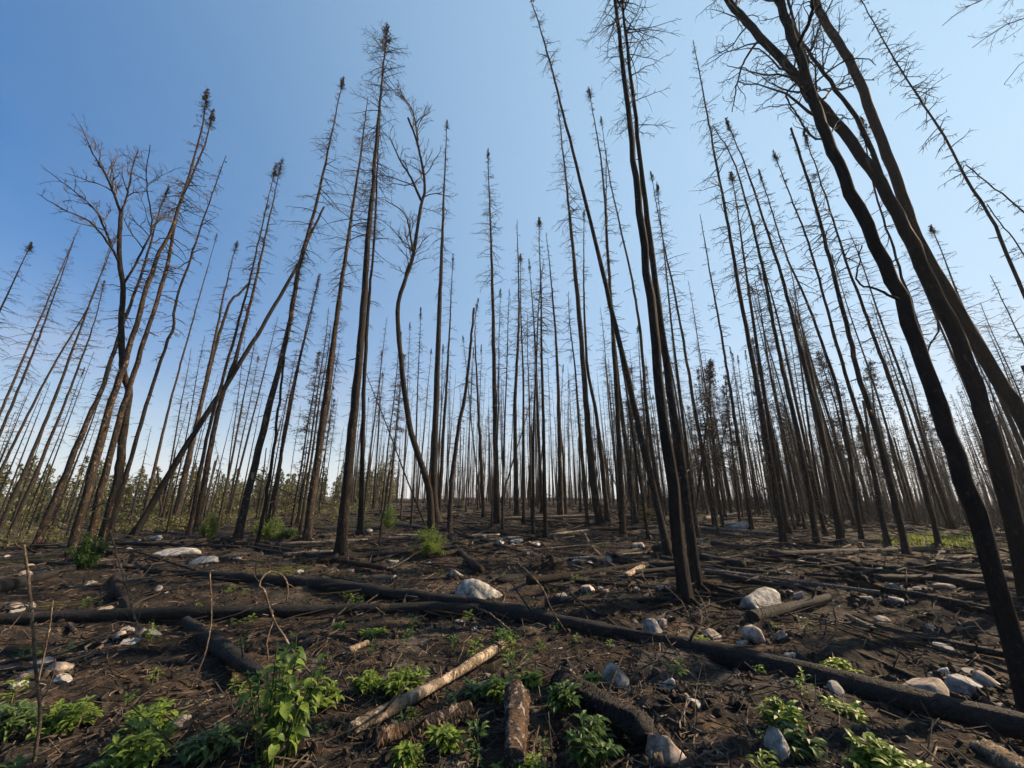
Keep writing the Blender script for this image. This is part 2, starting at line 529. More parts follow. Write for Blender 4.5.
def conifer_crown(C, R, Ht, r, nb, t0, Lmax, twigs=4, thick=1.0, droop=.5, stubs=25, full=1.0):
    """dead drooping branches with twigs along an upper trunk, short snapped stubs lower down"""
    mb = MB()
    t = t0 + (1 - t0) * r.random(nb) ** .85 * .985
    u = (t - t0) / (1 - t0)
    prof = np.clip(.35 + 1.6 * u, 0, 1) * np.clip((1.03 - u) * 1.9 * full, .10 * full, 1)
    L = Lmax * prof * r.uniform(.35, 1.1, nb)
    p, T, rad = at(C, R, t)
    az = r.uniform(0, 2 * math.pi, nb)
    out = np.stack([np.cos(az), np.sin(az), np.zeros(nb)], -1)
    s = np.linspace(0, 1, 6)
    el = r.normal(.0, .28, nb) + .25 * u
    dr = droop * r.uniform(.3, 1.5, nb) * (1 - .55 * u)
    tip = r.uniform(0, .5, nb)
    side = np.cross(out, [0, 0, 1.]) * r.normal(0, .22, nb)[:, None]
    P = p[:, None] + (L[:, None] * s[None])[..., None] * out[:, None] \
        + (L[:, None] * (el[:, None] * s - dr[:, None] * s ** 2 + tip[:, None] * dr[:, None] * s ** 4))[..., None] * np.array([0, 0, 1.]) \
        + (L[:, None] * s[None] ** 2)[..., None] * side[:, None]
    P[:, 2:] += r.normal(0, .018, (nb, 4, 3)) * L[:, None, None]
    rb = np.minimum(.016 * thick * (.5 + L / max(Lmax, .1)), rad * .7)
    RR = rb[:, None] * np.linspace(1, .22, 6)[None]
    mb.tubes(P, RR, 3)
    if twigs:
        n = nb * twigs
        bi = np.repeat(np.arange(nb), twigs)
        ss = r.uniform(.2, .98, n); x = ss * 5; i = np.clip(x.astype(int), 0, 4); f = (x - i)[:, None]
        q = P[bi, i] * (1 - f) + P[bi, i + 1] * f
        tt = norm(P[bi, i + 1] - P[bi, i])
        A, B = perp_frame(tt)
        sg = np.where(r.random(n) < .5, 1, -1)
        d = norm(tt * r.uniform(.3, 1.0, n)[:, None] + A * (sg * r.uniform(.4, 1, n))[:, None] + B * r.normal(0, .45, n)[:, None] - np.array([0, 0, .25]))
        l = L[bi] * r.uniform(.12, .42, n) * (1.1 - .5 * ss) + .05
        s3 = np.array([0, .5, 1])
        Q = q[:, None] + (l[:, None] * s3)[..., None] * d[:, None]
        Q[:, 1] += r.normal(0, .06, (n, 3)) * l[:, None]
        Q[:, 2, 2] -= l * r.uniform(-.1, .35, n)
        mb.tubes(Q, np.array([.0065, .005, .0025])[None] * thick * np.ones((n, 1)), 3)
    if stubs:
        t = r.uniform(.06, t0 + .1, stubs)
        p, T, rad = at(C, R, t)
        az = r.uniform(0, 6.28, stubs)
        d = np.stack([np.cos(az), np.sin(az), r.normal(-.15, .25, stubs)], -1)
        l = r.uniform(.05, .4, stubs) ** 1.3 + rad
        Q = p[:, None] + (l[:, None] * np.array([0, .5, 1]))[..., None] * d[:, None]
        mb.tubes(Q, np.array([.011, .009, .005])[None] * r.uniform(.6, 2.0, (stubs, 1)), 4)
    return mb, P, L

OCT = np.array([[1, 0, 0], [0, 1, 0], [-1, 0, 0], [0, -1, 0], [0, 0, 1.5], [0, 0, -1.5]], float)
OCF = np.array([[0, 1, 4], [1, 2, 4], [2, 3, 4], [3, 0, 4], [1, 0, 5], [2, 1, 5], [3, 2, 5], [0, 3, 5]])

def rand_rot(r, n):
    q = norm(r.normal(0, 1, (n, 4)))
    w, x, y, z = q.T
    return np.stack([np.stack([1 - 2 * (y * y + z * z), 2 * (x * y - z * w), 2 * (x * z + y * w)], -1),
                     np.stack([2 * (x * y + z * w), 1 - 2 * (x * x + z * z), 2 * (y * z - x * w)], -1),
                     np.stack([2 * (x * z - y * w), 2 * (y * z + x * w), 1 - 2 * (x * x + y * y)], -1)], -2)

def scatter(mb, V, Fq, Ft, pos, rot, size):
    n = len(pos); k = len(V)
    P = np.einsum('nij,kj->nki', rot, V) * size[:, None, None] if np.ndim(size) == 1 else np.einsum('nij,nkj->nki', rot, V[None] * size[:, None])
    P = P + pos[:, None]
    off = (np.arange(n) * k)[:, None, None]
    mb.add(P.reshape(-1, 3), None if Fq is None else (Fq[None] + off).reshape(-1, 4), None if Ft is None else (Ft[None] + off).reshape(-1, 3))

def tuft(C, R, r, ln=.7, wd=.2, n=190):
    """the ragged clump of cones and short dense twigs that spruces carry at the very tip"""
    mb = MB()
    top = C[-1]; ax = norm(C[-1] - C[-4])
    A, B = perp_frame(ax)
    ln = ln * r.uniform(.6, 1.3); wd = wd * r.uniform(.5, 1.0)
    nb = r.integers(4, 10)
    for k in range(nb):                       # a few uneven clumps, the largest near the tip
        s = 0.0 if k == 0 else r.random()
        a = r.uniform(0, 6.28); off = wd * r.uniform(.1, .75) * (.3 + s) if k else 0
        c = top + ax * .06 - ax * ln * s + off * (math.cos(a) * A + math.sin(a) * B)
        m = int(r.uniform(8, 26) * (1 if k else .8)); sp = wd * r.uniform(.14, .34)
        pos = c + r.normal(0, 1, (m, 3)) * sp * [.7, .7, 1.9]
        scatter(mb, OCT, None, OCF, pos, rand_rot(r, m), r.uniform(.013, .032, m))
    m = 120
    s2 = r.random(m); p = top - s2[:, None] * ln * 1.5 * ax
    a2 = r.uniform(0, 6.28, m); d = np.cos(a2)[:, None] * A + np.sin(a2)[:, None] * B + ax * r.uniform(-.4, .8, m)[:, None]
    l = r.uniform(.5, 1.9, m) * wd * (.4 + s2)
    Q = p[:, None] + (l[:, None] * np.array([0, .55, 1]))[..., None] * d[:, None]
    Q[:, 1] += r.normal(0, .012, (m, 3))
    mb.tubes(Q, np.array([.007, .006, .0025])[None] * np.ones((m, 1)), 3)
    return mb

def needles(P, L, r, per=26):
    """brown scorched needle sprays kept along the branches"""
    mb = MB()
    nb = len(P); n = nb * per
    bi = np.repeat(np.arange(nb), per)
    x = r.uniform(.15, 1, n) * 5; i = np.clip(x.astype(int), 0, 4); f = (x - i)[:, None]
    q = P[bi, i] * (1 - f) + P[bi, i + 1] * f + r.normal(0, .07, (n, 3))
    V = np.array([[0, -.35, 0], [1, 0, .12], [0, .35, 0], [-1, 0, .1]])
    scatter(mb, V, np.array([[0, 1, 2, 3]]), None, q, rand_rot(r, n), r.uniform(.03, .075, n))
    return mb

def straight_line(r, Ht, n=26, sweep=.25, wob=.04):
    z = np.linspace(-.15, Ht, n); t = np.clip(z / Ht, 0, 1)
    a = r.uniform(0, 6.28); b = r.uniform(0, 6.28)
    s = r.normal(0, sweep)
    C = np.stack([math.cos(a) * s * t ** 2 + wob * np.sin(t * r.uniform(6, 14) + b) * t,
                  math.sin(a) * s * t ** 2 + wob * np.cos(t * r.uniform(6, 14) + a) * t, z], -1)
    return C

def limbs_grow(r, P, R, n, lfrac, level, mb, up=.3, min_len=.15, cut=0.0, fat=1.0):
    """side branches with kinks along a limb (P,R), recursively"""
    Lp = np.linalg.norm(np.diff(P, axis=0), axis=1).sum()
    t = np.sort(r.uniform(.25 if cut == 0 else cut, 1.0, n))
    p, T, rad = at(P, R, t)
    A, B = perp_frame(T)
    for k in range(n):
        a = r.uniform(0, 6.28)
        side = math.cos(a) * A[k] + math.sin(a) * B[k]
        d = norm(T[k] * r.uniform(.45, 1.0) + side * r.uniform(.5, .95) + np.array([0, 0, up * r.uniform(0, 1.4)]))
        L = max(min_len, Lp * lfrac * (1.15 - .75 * t[k]) * r.uniform(.45, 1.2))
        S = 7
        pts = [p[k]]
        for j in range(S - 1):
            d = norm(d + r.normal(0, .24, 3) + np.array([0, 0, .06 * up]))
            pts.append(pts[-1] + d * L / (S - 1))
        q = np.array(pts)
        r0 = min(rad[k] * .6, .006 + .010 * L); r0 = max(r0, .0042) * fat
        rr = r0 * np.linspace(1, .28, S)
        mb.tubes(q, rr, 5 if r0 > .02 else 3)
        if level > 1 and L > .3:
            limbs_grow(r, q, rr, max(3, int(4 + 4 * min(L, 1.6))), .42, level - 1, mb, up, min_len * .8, 0.0, fat)

# ------------------------------------------------------------------ standing trees traced one by one
def px_line(pts, base, off0=0.0, off1=0.0, n=36, wob=.012, r=rng):
    """pixel polyline -> centre line standing at the base's distance"""
    m = len(pts)
    Q = [on_plane(x, y, base, off0 + (off1 - off0) * (i / max(m - 1, 1))) for i, (x, y) in enumerate(pts)]
    C = resample(np.array(Q), n)
    C[2:-1] += r.normal(0, wob, (n - 3, 3))
    return C

def surface_roots(root, base, r0, r, n, mat):
    a0 = r.uniform(0, 6.28)
    for k in range(n):
        a = a0 + k * 6.28 / n + r.normal(0, .25); L = r.uniform(.5, 1.5)
        pts = []
        for j in range(9):
            s = j / 8; aa = a + r.normal(0, .06) + .5 * s * math.sin(k * 2.1)
            x, y = math.cos(aa) * (r0 * .6 + L * s), math.sin(aa) * (r0 * .6 + L * s)
            z = float(ground_fine(base[0] + x, base[1] + y)) - base[2] + (.10 * (1 - s) ** 3 + .022 - .05 * s)
            pts.append([x, y, z])
        mb = MB(); mb.tubes(np.array(pts), r0 * .34 * np.linspace(1, .2, 9) + .004, 7, close=True)
        link('root', mb.mesh('root'), M[mat], root)

def hero(pts, w0, mat, label, name='burnt_spruce', t0=.4, Lmax=.9, nb=70, tf=.7, twigs=4, cones=True, depth=None, lean=0.0,
         r1=.014, wf=.2, thick=1.0, droop=.5, stubs=26, group='burnt conifers standing in the foreground', brown=0, snag=False, flare=.7, sides=12, roots=0, full=1.0):
    r = np.random.default_rng(int(abs(pts[0][0] * 31 + pts[0][1] * 7 + pts[-1][0])) + 5)
    base, _ = hit(*pts[0])
    pp = list(pts)
    C = px_line(pp, base, 0, lean, 40, .010, r)
    C = np.vstack([C[0] - np.array([0, 0, .2]) + (C[0] - C[1]) * .05, C])
    Ht = C[-1][2] - base[2]
    thick = thick * float(np.clip(np.hypot(base[0], base[1]) / 11, .85, 1.7))
    r0 = w0 * (.72 if pts[0][0] < 300 else .82) * px_size(base) / 2
    t = np.linspace(0, 1, len(C))
    R = trunk_radius(t, r0, r0 * .45 if snag else max(r1, r0 * .08))
    root = link(name, None, loc=base, label=label, cat='tree', group=group)
    C = C - base
    link('trunk', trunk_mesh(C, R, sides, r, flare), M[mat], root)
    if nb:
        mb, P, L = conifer_crown(C, R, Ht, r, int(nb * 1.35), t0, Lmax * 1.08, twigs + 1, thick * .68, droop, stubs, full)
        if not roots and pts[0][1] > 538 and w0 > 8: roots = 4
        if roots: surface_roots(root, base, r0, r, roots, mat)
        link('crown', mb.mesh('crown', False), M['twig'], root)
        if brown:
            link('needles', needles(P, L, r, brown).mesh('needles', False), M['needle'], root)
    if cones and not (int(pts[0][0]) % 3 == 0 and not any(q in label for q in ('tuft', 'cone', 'knob'))):
        link('cone_cluster', tuft(C, R, r, tf, wf).mesh('cone_cluster', False), M['cone'], root, kind='stuff')
    return root

B, D, K = 'bark_brown', 'bark_dark', 'bark_black'
hero([(-57, 540), (0, 413), (66, 258), (81, 224)], 8, B, 'slim burnt spruce with drooping branches, left one of the outermost pair', Lmax=1.5, nb=100, t0=.3)
hero([(-46, 545), (2, 429), (40, 335), (76, 234)], 8, D, 'slim burnt spruce crossing close in front of the outermost pair', Lmax=1.3, nb=90, t0=.3, cones=False)
hero([(-30, 545), (0, 472), (52, 368), (90, 303), (112, 240)], 7, D, 'thin burnt spruce with a long one-sided curve beside the outermost pair', Lmax=1.0)
hero([(-8, 546), (46, 420), (96, 287), (117, 236)], 9, D, 'burnt spruce leaning in next to a curved thin one, sparse twiggy top', Lmax=1.1)
hero([(4, 548), (58, 420), (92, 330), (104, 282)], 8, D, 'short dark burnt spruce with flat twiggy head between taller trunks', Lmax=1.0, tf=.4)
hero([(34, 550), (86, 424), (103, 386), (119, 336), (146, 260), (159, 213), (168, 188)], 13, B, 'stout scorched brown spruce with a thin curved top left of the twin-topped pair', Lmax=.9)
hero([(68, 562), (105, 424), (129, 350), (156, 260), (173, 226), (199, 140), (207, 92)], 15, B, 'tall brown spruce carrying the highest cone tuft of its pair', Lmax=.7, nb=60, roots=6)
hero([(84, 557), (117, 430), (133, 376), (166, 270), (179, 206), (203, 150), (213, 113)], 13, B, 'tall brown spruce close beside its twin with slightly lower cone tuft', Lmax=.7, nb=60)
hero([(108, 543), (142, 420), (146, 406), (166, 346), (174, 326), (174, 308), (189, 263), (203, 220), (226, 156)], 8.5, D, 'crooked spruce with an S bend halfway up and a hooked top', Lmax=1.0, nb=50)
hero([(132, 538), (195, 432), (232, 376), (272, 310), (299, 263), (308, 240), (324, 207)], 12, K, 'charred bare trunk leaning steeply across its upright neighbours', nb=0, cones=False, snag=True, t0=.9)
hero([(140, 532), (166, 420), (179, 370), (209, 263), (217, 234)], 6, B, 'thin straight spruce with small tuft right of the crooked one', Lmax=.7, nb=50)
hero([(171, 531), (196, 426), (212, 353), (225, 290), (237, 242)], 10, B, 'brown flaking spruce with a small cone tuft behind the leaning trunk', Lmax=.9)
hero([(196, 533), (216, 420), (239, 346), (256, 279), (282, 160)], 10, B, 'double-topped brown spruce with a big dark cone tuft', Lmax=.8, nb=80, wf=.26)
hero([(188, 536), (209, 430), (232, 346), (250, 279), (276, 166)], 7, D, 'thin spruce hugging the double-topped brown spruce', Lmax=.7, nb=60)
hero([(174, 530), (192, 446), (212, 360), (230, 302), (237, 296), (250, 282)], 9, D, 'dead spruce with a snapped hooked crook at its top', Lmax=.5, nb=20, cones=False, snag=True)
hero([(236, 545), (249, 489), (266, 420), (289, 326), (299, 266), (319, 193), (343, 80)], 13, B, 'tall brown spruce, slender curving top with a ragged tuft', Lmax=1.1, nb=90)
hero([(257, 546), (271, 469), (277, 420), (285, 353), (293, 300), (304, 250)], 6, K, 'thin black spruce bowed at its foot', Lmax=.6, nb=50)
hero([(272, 528), (285, 428), (299, 360), (319, 276)], 6.5, D, 'thin spruce with twin small tufts at the tip', Lmax=.6, nb=50)
hero([(306, 543), (320, 440), (336, 323), (348, 240), (360, 160), (368, 97)], 11, B, 'slender spruce with a sunlit reddish strip of bark at its foot', Lmax=1.2, nb=90, roots=6)
hero([(340, 557), (346, 493), (360, 350), (368, 240), (371, 206), (380, 103), (387, 27)], 14.5, D, 'tallest straight spruce with a bushy dark tuft and full twiggy head', Lmax=1.0, nb=130, t0=.5, wf=.3, tf=1.2, twigs=9, roots=6, full=3.0)
hero([(360, 535), (366, 340), (374, 240), (378, 150), (381, 110)], 7, K, 'black pole-like spruce half hidden behind the tallest spruce', Lmax=.9, nb=60)
hero([(437, 523), (434, 472), (441, 273), (443, 219), (447, 122)], 10, D, 'straight spruce with a curled knobby tip behind the green bush', Lmax=1.2, nb=90, wf=.22)
hero([(449, 534), (452, 478), (459, 426), (466, 389), (474, 308)], 6.5, D, 'short leaning spruce snapped at the top over a curved root log', Lmax=.7, nb=16, cones=False, snag=True)
hero([(439, 518), (443, 440), (448, 360), (453, 255)], 5.5, D, 'thin pole spruce right behind the curled-tip spruce', Lmax=.7, nb=40)
hero([(497, 524), (495, 420), (492, 273), (489, 186), (488, 150)], 8, D, 'upright spruce with an even ladder of fine branches and narrow tip', Lmax=1.3, nb=120, t0=.42)
hero([(517, 517), (515, 420), (516, 380), (519, 310), (517, 219)], 6.5, D, 'thin spruce with a slight kink and bare pointed tip', Lmax=.9, nb=60, cones=False)
hero([(484, 517), (479, 420), (475, 330), (478, 300)], 5, D, 'thin bare pole right of a snapped leaning spruce', Lmax=.6, nb=30)
hero([(542, 513), (538, 420), (535, 340), (529, 260)], 5, D, 'thin pole spruce with a pointed tip, beside a taller knotty one', Lmax=.6, nb=40)
hero([(561, 519), (559, 420), (556, 340), (550, 270), (546, 232)], 6.5, B, 'thin spruce with a red-brown scar near its foot', Lmax=.8, nb=60)
hero([(601, 526), (592, 472), (579, 313), (572, 240), (566, 179), (557, 98)], 10, D, 'spruce with long hanging branch fringe, orange-brown at the foot', Lmax=1.4, nb=120, t0=.45, cones=False, roots=6)
hero([(608, 522), (597, 420), (588, 370), (584, 300), (584, 211)], 6.5, D, 'thin spruce standing close behind the fringed spruce', Lmax=.6, nb=40)
hero([(669, 557), (640, 432), (595, 240), (552, 70), (527, -15)], 10, D, 'long slanting spruce whose bowed stem crosses its neighbours', Lmax=.6, nb=60, cones=False, t0=.6)
hero([(623, 537), (618, 420), (609, 273), (602, 169), (589, 90)], 8, D, 'straight spruce with a double cone tuft at its tip', Lmax=.7, nb=60, wf=.22)
hero([(636, 524), (623, 420), (613, 330), (607, 230), (606, 150)], 7, D, 'thin spruce just behind the double-tufted one', Lmax=.6, nb=40, cones=False)
hero([(664, 524), (648, 420), (640, 330), (629, 266), (610, 180), (601, 118)], 6, D, 'thin spruce with a crook near its crown', Lmax=.7, nb=50, wf=.15)
hero([(686, 605), (670, 472), (643, 240), (615, 0), (604, -95)], 18, K, 'thick scorched spruce, front stem of the close pair', Lmax=.75, nb=50, t0=.62, thick=1.3, droop=.35, sides=16, roots=6, stubs=9)
hero([(698, 590), (682, 472), (650, 240), (622, 0), (613, -80)], 13.5, D, 'spruce stem standing tight behind the thick front one, pale scars at foot', Lmax=1.5, nb=75, t0=.52, thick=1.4, droop=.3, twigs=7, sides=14, roots=6, stubs=9)
hero([(785, 547), (763, 420), (753, 363), (736, 273), (733, 252), (713, 146), (693, 40)], 9, D, 'straight tall spruce with a fine feathery tip by grey logs', Lmax=1.0, nb=90, cones=False)
hero([(818, 547), (799, 440), (779, 353), (759, 252), (735, 165), (713, 126)], 8.5, D, 'spruce with a bowed upper stem and bent-over tip', Lmax=.8, nb=60, cones=False)
hero([(842, 546), (829, 472), (812, 396), (793, 320), (774, 252), (745, 165), (726, 120)], 9.5, K, 'dark spruce whose top runs close under a bowed one', Lmax=.8, nb=60)
hero([(862, 541), (839, 396), (806, 300), (786, 255), (770, 205), (759, 171)], 7, K, 'thin dark spruce with a small spiky tip in the dense stand', Lmax=.7, nb=50, wf=.14)
hero([(888, 546), (868, 450), (845, 373), (812, 255), (790, 195), (774, 153)], 8, K, 'dark spruce topped by a round black cone ball', Lmax=.6, nb=50, wf=.2, tf=.45)
hero([(908, 558), (879, 440), (856, 363), (829, 255), (808, 180), (791, 128)], 10, K, 'black spruce with a bare snapped flat tip', Lmax=.7, nb=40, cones=False, snag=True)
hero([(940, 548), (922, 479), (899, 406), (875, 340), (844, 255), (820, 180), (804, 133)], 8.5, K, 'black spruce with drooping curled branches left of the big dark trunk', Lmax=1.0, nb=70)
hero([(985, 562), (960, 455), (923, 341), (894, 250), (874, 186), (862, 120)], 8, K, 'thin black spruce seen between the two big dark trunks', Lmax=.7, nb=40)
hero([(715, 526), (700, 440), (676, 300), (666, 255), (651, 173)], 6, D, 'slim spruce with a feathered tuft right of the close pair', Lmax=.7, nb=50, wf=.15)
hero([(752, 530), (738, 440), (722, 340), (708, 260), (700, 214)], 6, D, 'slim bare spruce before the tall feathery-tipped one', Lmax=.6, nb=40, cones=False)
hero([(1142, 560), (1024, 293), (987, 210), (968, 183), (944, 136), (899, 67), (861, 0), (852, -18)], 10, K, 'slanting black spruce with comb-like twigs standing clear against the bright sky', Lmax=.85, nb=100, t0=.45, thick=1.2)
hero([(1180, 575), (1070, 265), (1024, 213), (992, 186), (966, 165)], 7, K, 'thin dead pole leaning against the slanting black spruce', Lmax=.5, nb=24, cones=False)
hero([(1160, 552), (1060, 330), (1023, 253), (1000, 222), (987, 204)], 6, K, 'dead pole propped low against the slanting black spruce', Lmax=.5, nb=24, cones=False)
hero([(1130, 545), (1060, 420), (1024, 345), (990, 275)], 6, K, 'small dead spruce with needle-like tip beyond the big dark trunks', Lmax=1.0, nb=60, cones=False)

# birches and other broadleaf stems: limbs are parts of their own
def birch(label, stems, grow, mat, tw='twig_birch', name='dead_birch', up=.35, level=3, fat=1.1, group='dead broadleaf trees'):
    """stems: list of (pixel points, width0, width1, off0, off1); the first one is the trunk"""
    r = np.random.default_rng(int(stems[0][0][0][0]) + 77)
    base, _ = hit(*stems[0][0][0])
    root = link(name, None, loc=base, label=label, cat='tree', group=group)
    mb = MB()
    for i, (pts, w0, w1, o0, o1) in enumerate(stems):
        n = 44 if i == 0 else 22
        C = px_line(pts, base, o0, o1, n, .008, r)
        if i == 0: C = np.vstack([C[0] - np.array([0, 0, .25]), C])
        ra = w0 * px_size(C[0] if i else base) / 2
        rb = w1 * px_size(C[-1]) / 2
        R = ra + (rb - ra) * np.linspace(0, 1, len(C)) ** .85
        Cl = C - base
        link('trunk' if i == 0 else 'limb', trunk_mesh(Cl, R, 16 if i == 0 else 10, r, .5 if i == 0 else 0, 'trunk' if i == 0 else 'limb'), M[mat], root)
        n, lf, cut = grow[i]
        if n: limbs_grow(r, Cl, R, n, lf, level, mb, up, cut=cut, fat=fat)
    link('crown', mb.mesh('crown', False), M[tw], root)
    return root

birch('forked dead birch with a wide open crown of crooked limbs, left of tufted pair',
      [([(101, 547), (117, 484), (125, 420), (129, 393), (123, 370), (121, 326), (123, 285), (119, 255), (121, 213)], 12, 5, 0, 0),
       ([(121, 213), (106, 176), (94, 155), (80, 125)], 4, 1, 0, .7),
       ([(119, 262), (110, 246), (90, 222), (62, 209), (37, 193)], 4, 1, 0, -.8),
       ([(112, 247), (98, 215), (80, 196), (46, 170)], 3.5, 1, 0, 1.0),
       ([(121, 213), (127, 195), (133, 166), (138, 150)], 3, 1, 0, -.5),
       ([(123, 285), (140, 255), (152, 225), (146, 180), (150, 145)], 3.2, 1, 0, .6)],
      [(0, .1, 0), (18, .36, .15), (17, .3, .2), (17, .34, .15), (13, .4, .15), (16, .36, .2)], 'bark_dark', up=.3, level=3, fat=1.3)
birch('sinuous pale-topped birch rising from the green bush with a fan of fine twigs',
      [([(431, 530), (428, 485), (410, 428), (400, 350), (398, 306), (406, 278), (413, 255), (421, 205), (425, 186), (418, 145), (408, 118)], 7.2, 2, 0, .3),
       ([(421, 200), (410, 176), (400, 160), (390, 138)], 3, 1, 0, .8),
       ([(413, 250), (405, 215), (385, 200)], 2.5, .8, 0, -.7),
       ([(418, 140), (412, 110), (398, 92)], 2, .8, .2, -.4)],
      [(24, .15, .52), (12, .45, .15), (9, .45, .2), (18, .6, .05)], 'bark_dark', up=.55, level=3, fat=1.2)
birch('massive dark birch trunk leaning in, crooked top reaching out over the stand',
      [([(1034, 716), (974, 509), (937, 404), (897, 293), (837, 160), (812, 96), (797, 48), (779, 3), (766, -50)], 26, 9, 0, .6),
       ([(899, 300), (884, 292), (860, 284), (857, 272), (862, 245)], 4, 1.5, 0, -.3),
       ([(797, 48), (812, 10), (806, -40)], 6, 2, 0, -.4)],
      [(22, .15, .58), (3, .3, .3), (9, .5, .2)], 'bark_black', 'twig', up=.0, level=3)
birch('dark birch whose limb crosses the massive leaning trunk and hangs crooked twigs',
      [([(1034, 610), (1010, 509), (984, 415), (958, 342), (936, 295), (912, 245), (890, 200), (859, 152), (820, 104), (800, 80), (773, 50), (733, 7), (715, -25)], 24, 7, .3, .5),
       ([(882, 178), (861, 126), (835, 88), (812, 56), (797, 32), (785, -15)], 7, 3, .4, 1.0),
       ([(760, 38), (745, 60), (738, 80), (732, 112)], 3.5, 1, .5, 0),
       ([(800, 80), (786, 95), (800, 120), (806, 140)], 3, 1, .5, -.2)],
      [(26, .15, .6), (14, .2, .3), (9, .5, .2), (8, .4, .2)], 'bark_black', 'twig', up=-.1, level=3)
birch('dark birch stem behind the crossing pair, kinked near its top',
      [([(1090, 575), (1024, 420), (1000, 383), (966, 325), (942, 282), (918, 240), (904, 200), (882, 143), (859, 81), (840, 45), (825, 22), (816, 0), (808, -50)], 23, 9, .2, .2),
       ([(936, 300), (938, 330), (928, 350), (926, 385)], 3, 1.5, 0, -.3)],
      [(8, .13, .75), (3, .3, .2)], 'bark_black', 'twig', up=.1, level=3)
birch('dead birch outside the dark trunks with long bare twigs hanging over the clearing',
      [([(1330, 560), (1190, 230), (1120, 40), (1075, -90)], 16, 5, 0, 0),
       ([(1120, 40), (1060, 2), (1025, 18), (1000, 28), (972, 48)], 4, 1, 0, .6),
       ([(1085, -60), (1040, -30), (1000, -8), (965, 8), (942, 26)], 4, 1, 0, -.5),
       ([(1150, 120), (1080, 62), (1030, 58), (1004, 84)], 4, 1, 0, .3)],
      [(0, .1, 0), (16, .32, .2), (16, .32, .2), (16, .32, .2)], 'bark_black', 'twig', up=-.05, level=3, fat=1.3)

# ------------------------------------------------------------------ the back stand: copies of a few burnt trees
def proto_tree(k, kind):
    r = np.random.default_rng(500 + k)
    Ht = {'spruce': r.uniform(14.5, 19), 'pole': r.uniform(11.5, 16.5), 'needle': r.uniform(8.5, 12.5), 'snag': r.uniform(6, 12)}[kind]
    C = straight_line(r, Ht, 26, .35)
    r0 = {'spruce': .088, 'pole': .062, 'needle': .075, 'snag': .11}[kind] * r.uniform(.85, 1.15)
    t = np.linspace(0, 1, len(C))
    R = trunk_radius(t, r0, r0 * .6 if kind == 'snag' else .012)
    root = link('burnt_spruce', None)
    tm = [M['bark_brown'], M['bark_dark'], M['bark_dark'], M['bark_black']][k % 4]
    link('trunk', trunk_mesh(C, R, 9, r, 1.2), tm, root)
    nb, t0, Lm = {'spruce': (110, .42, 1.15), 'pole': (75, .48, .75), 'needle': (130, .28, 1.1), 'snag': (8, .4, .5)}[kind]
    mb, P, L = conifer_crown(C, R, Ht, r, nb, t0, Lm, 4, .95, .5, 18)
    link('crown', mb.mesh('crown', False), M['twig'], root)
    if kind == 'needle':
        sel = r.random(len(P)) < .8
        link('needles', needles(P[sel], L[sel], r, 22).mesh('needles', False), M['needle'], root)
    elif kind != 'snag' and k % 3 == 0:
        link('cone_cluster', tuft(C, R, r, r.uniform(.3, .8), r.uniform(.1, .2), 60).mesh('cone_cluster', False), M['cone'], root, kind='stuff')
    return root
KINDS = ['spruce'] * 5 + ['pole'] * 4 + ['needle'] * 3 + ['snag'] * 2
LAB = {'spruce': ('burnt spruce with fine dead branches among the crowded stand behind', 'spruces of the back stand'),
       'pole': ('thin fire-killed pole-like spruce among the crowded stand behind', 'thin pole spruces of the back stand'),
       'needle': ('scorched spruce still holding brown needles in the stand behind', 'brown-needled spruces of the back stand'),
       'snag': ('broken-topped bare snag in the burnt stand behind', 'snags of the back stand')}
protos = [proto_tree(k, kd) for k, kd in enumerate(KINDS)]
used = [False] * len(protos)
KID = {}
for o in bpy.data.objects:
    if o.parent is not None: KID.setdefault(o.parent.name, []).append(o)
heroes = [o.location.copy() for o in bpy.data.objects if o.parent is None and o.get('category') == 'tree']
placed = [(h.x, h.y) for h in heroes]
rs = np.random.default_rng(4)
cnt = 0; tries = 0
while cnt < 243 and tries < 20000:
    tries += 1
    a = rs.uniform(-1.0, 1.02); d = math.sqrt(rs.uniform(15.0 ** 2, 45.0 ** 2))
    x, y = d * math.sin(a), d * math.cos(a)
    dens = .5 if abs(a + .12) < .25 else (1.0 if a > .25 else .52)
    if d < 19 and abs(a) < .5: dens *= .25
    if d < 20 and a < -.6: dens *= .1
    if a < -.75: dens *= .55
    if d < 25 and (a > .78 or a < -.85): dens = 0
    if rs.random() > dens: continue
    if any((x - p) ** 2 + (y - q) ** 2 < .75 ** 2 for p, q in placed): continue
    placed.append((x, y))
    pr = np.array([1.0] * 5 + [1.0] * 4 + ([1.7] * 3 if a > .25 else [.12] * 3) + [.6] * 2)
    i = int(rs.choice(len(protos), p=pr / pr.sum()))
    src = protos[i]
    if not used[i]: o = src; used[i] = True
    else:
        o = src.copy(); col.objects.link(o)
        for ch in KID.get(src.name, []):
            c = ch.copy(); col.objects.link(c); c.parent = o
    o.location = (x, y, float(ground(x, y)) - .03)
    ln = abs(rs.normal(0, .035)); la = rs.uniform(0, 6.28)
    if rs.random() < .035: ln = rs.uniform(.2, .5)
    o.rotation_euler = (ln * math.cos(la), ln * math.sin(la), rs.uniform(0, 6.28))
    s = rs.uniform(.72, 1.05) * (.84 if a < -.35 else 1); o.scale = (s * rs.uniform(.85, 1.2), s * rs.uniform(.85, 1.2), s)
    o['label'], o['group'] = LAB[KINDS[i]]; o['category'] = 'tree'
    cnt += 1
for i, u in enumerate(used):
    if not u:
        for ch in KID.get(protos[i].name, []): bpy.data.objects.remove(ch)
        bpy.data.objects.remove(protos[i])

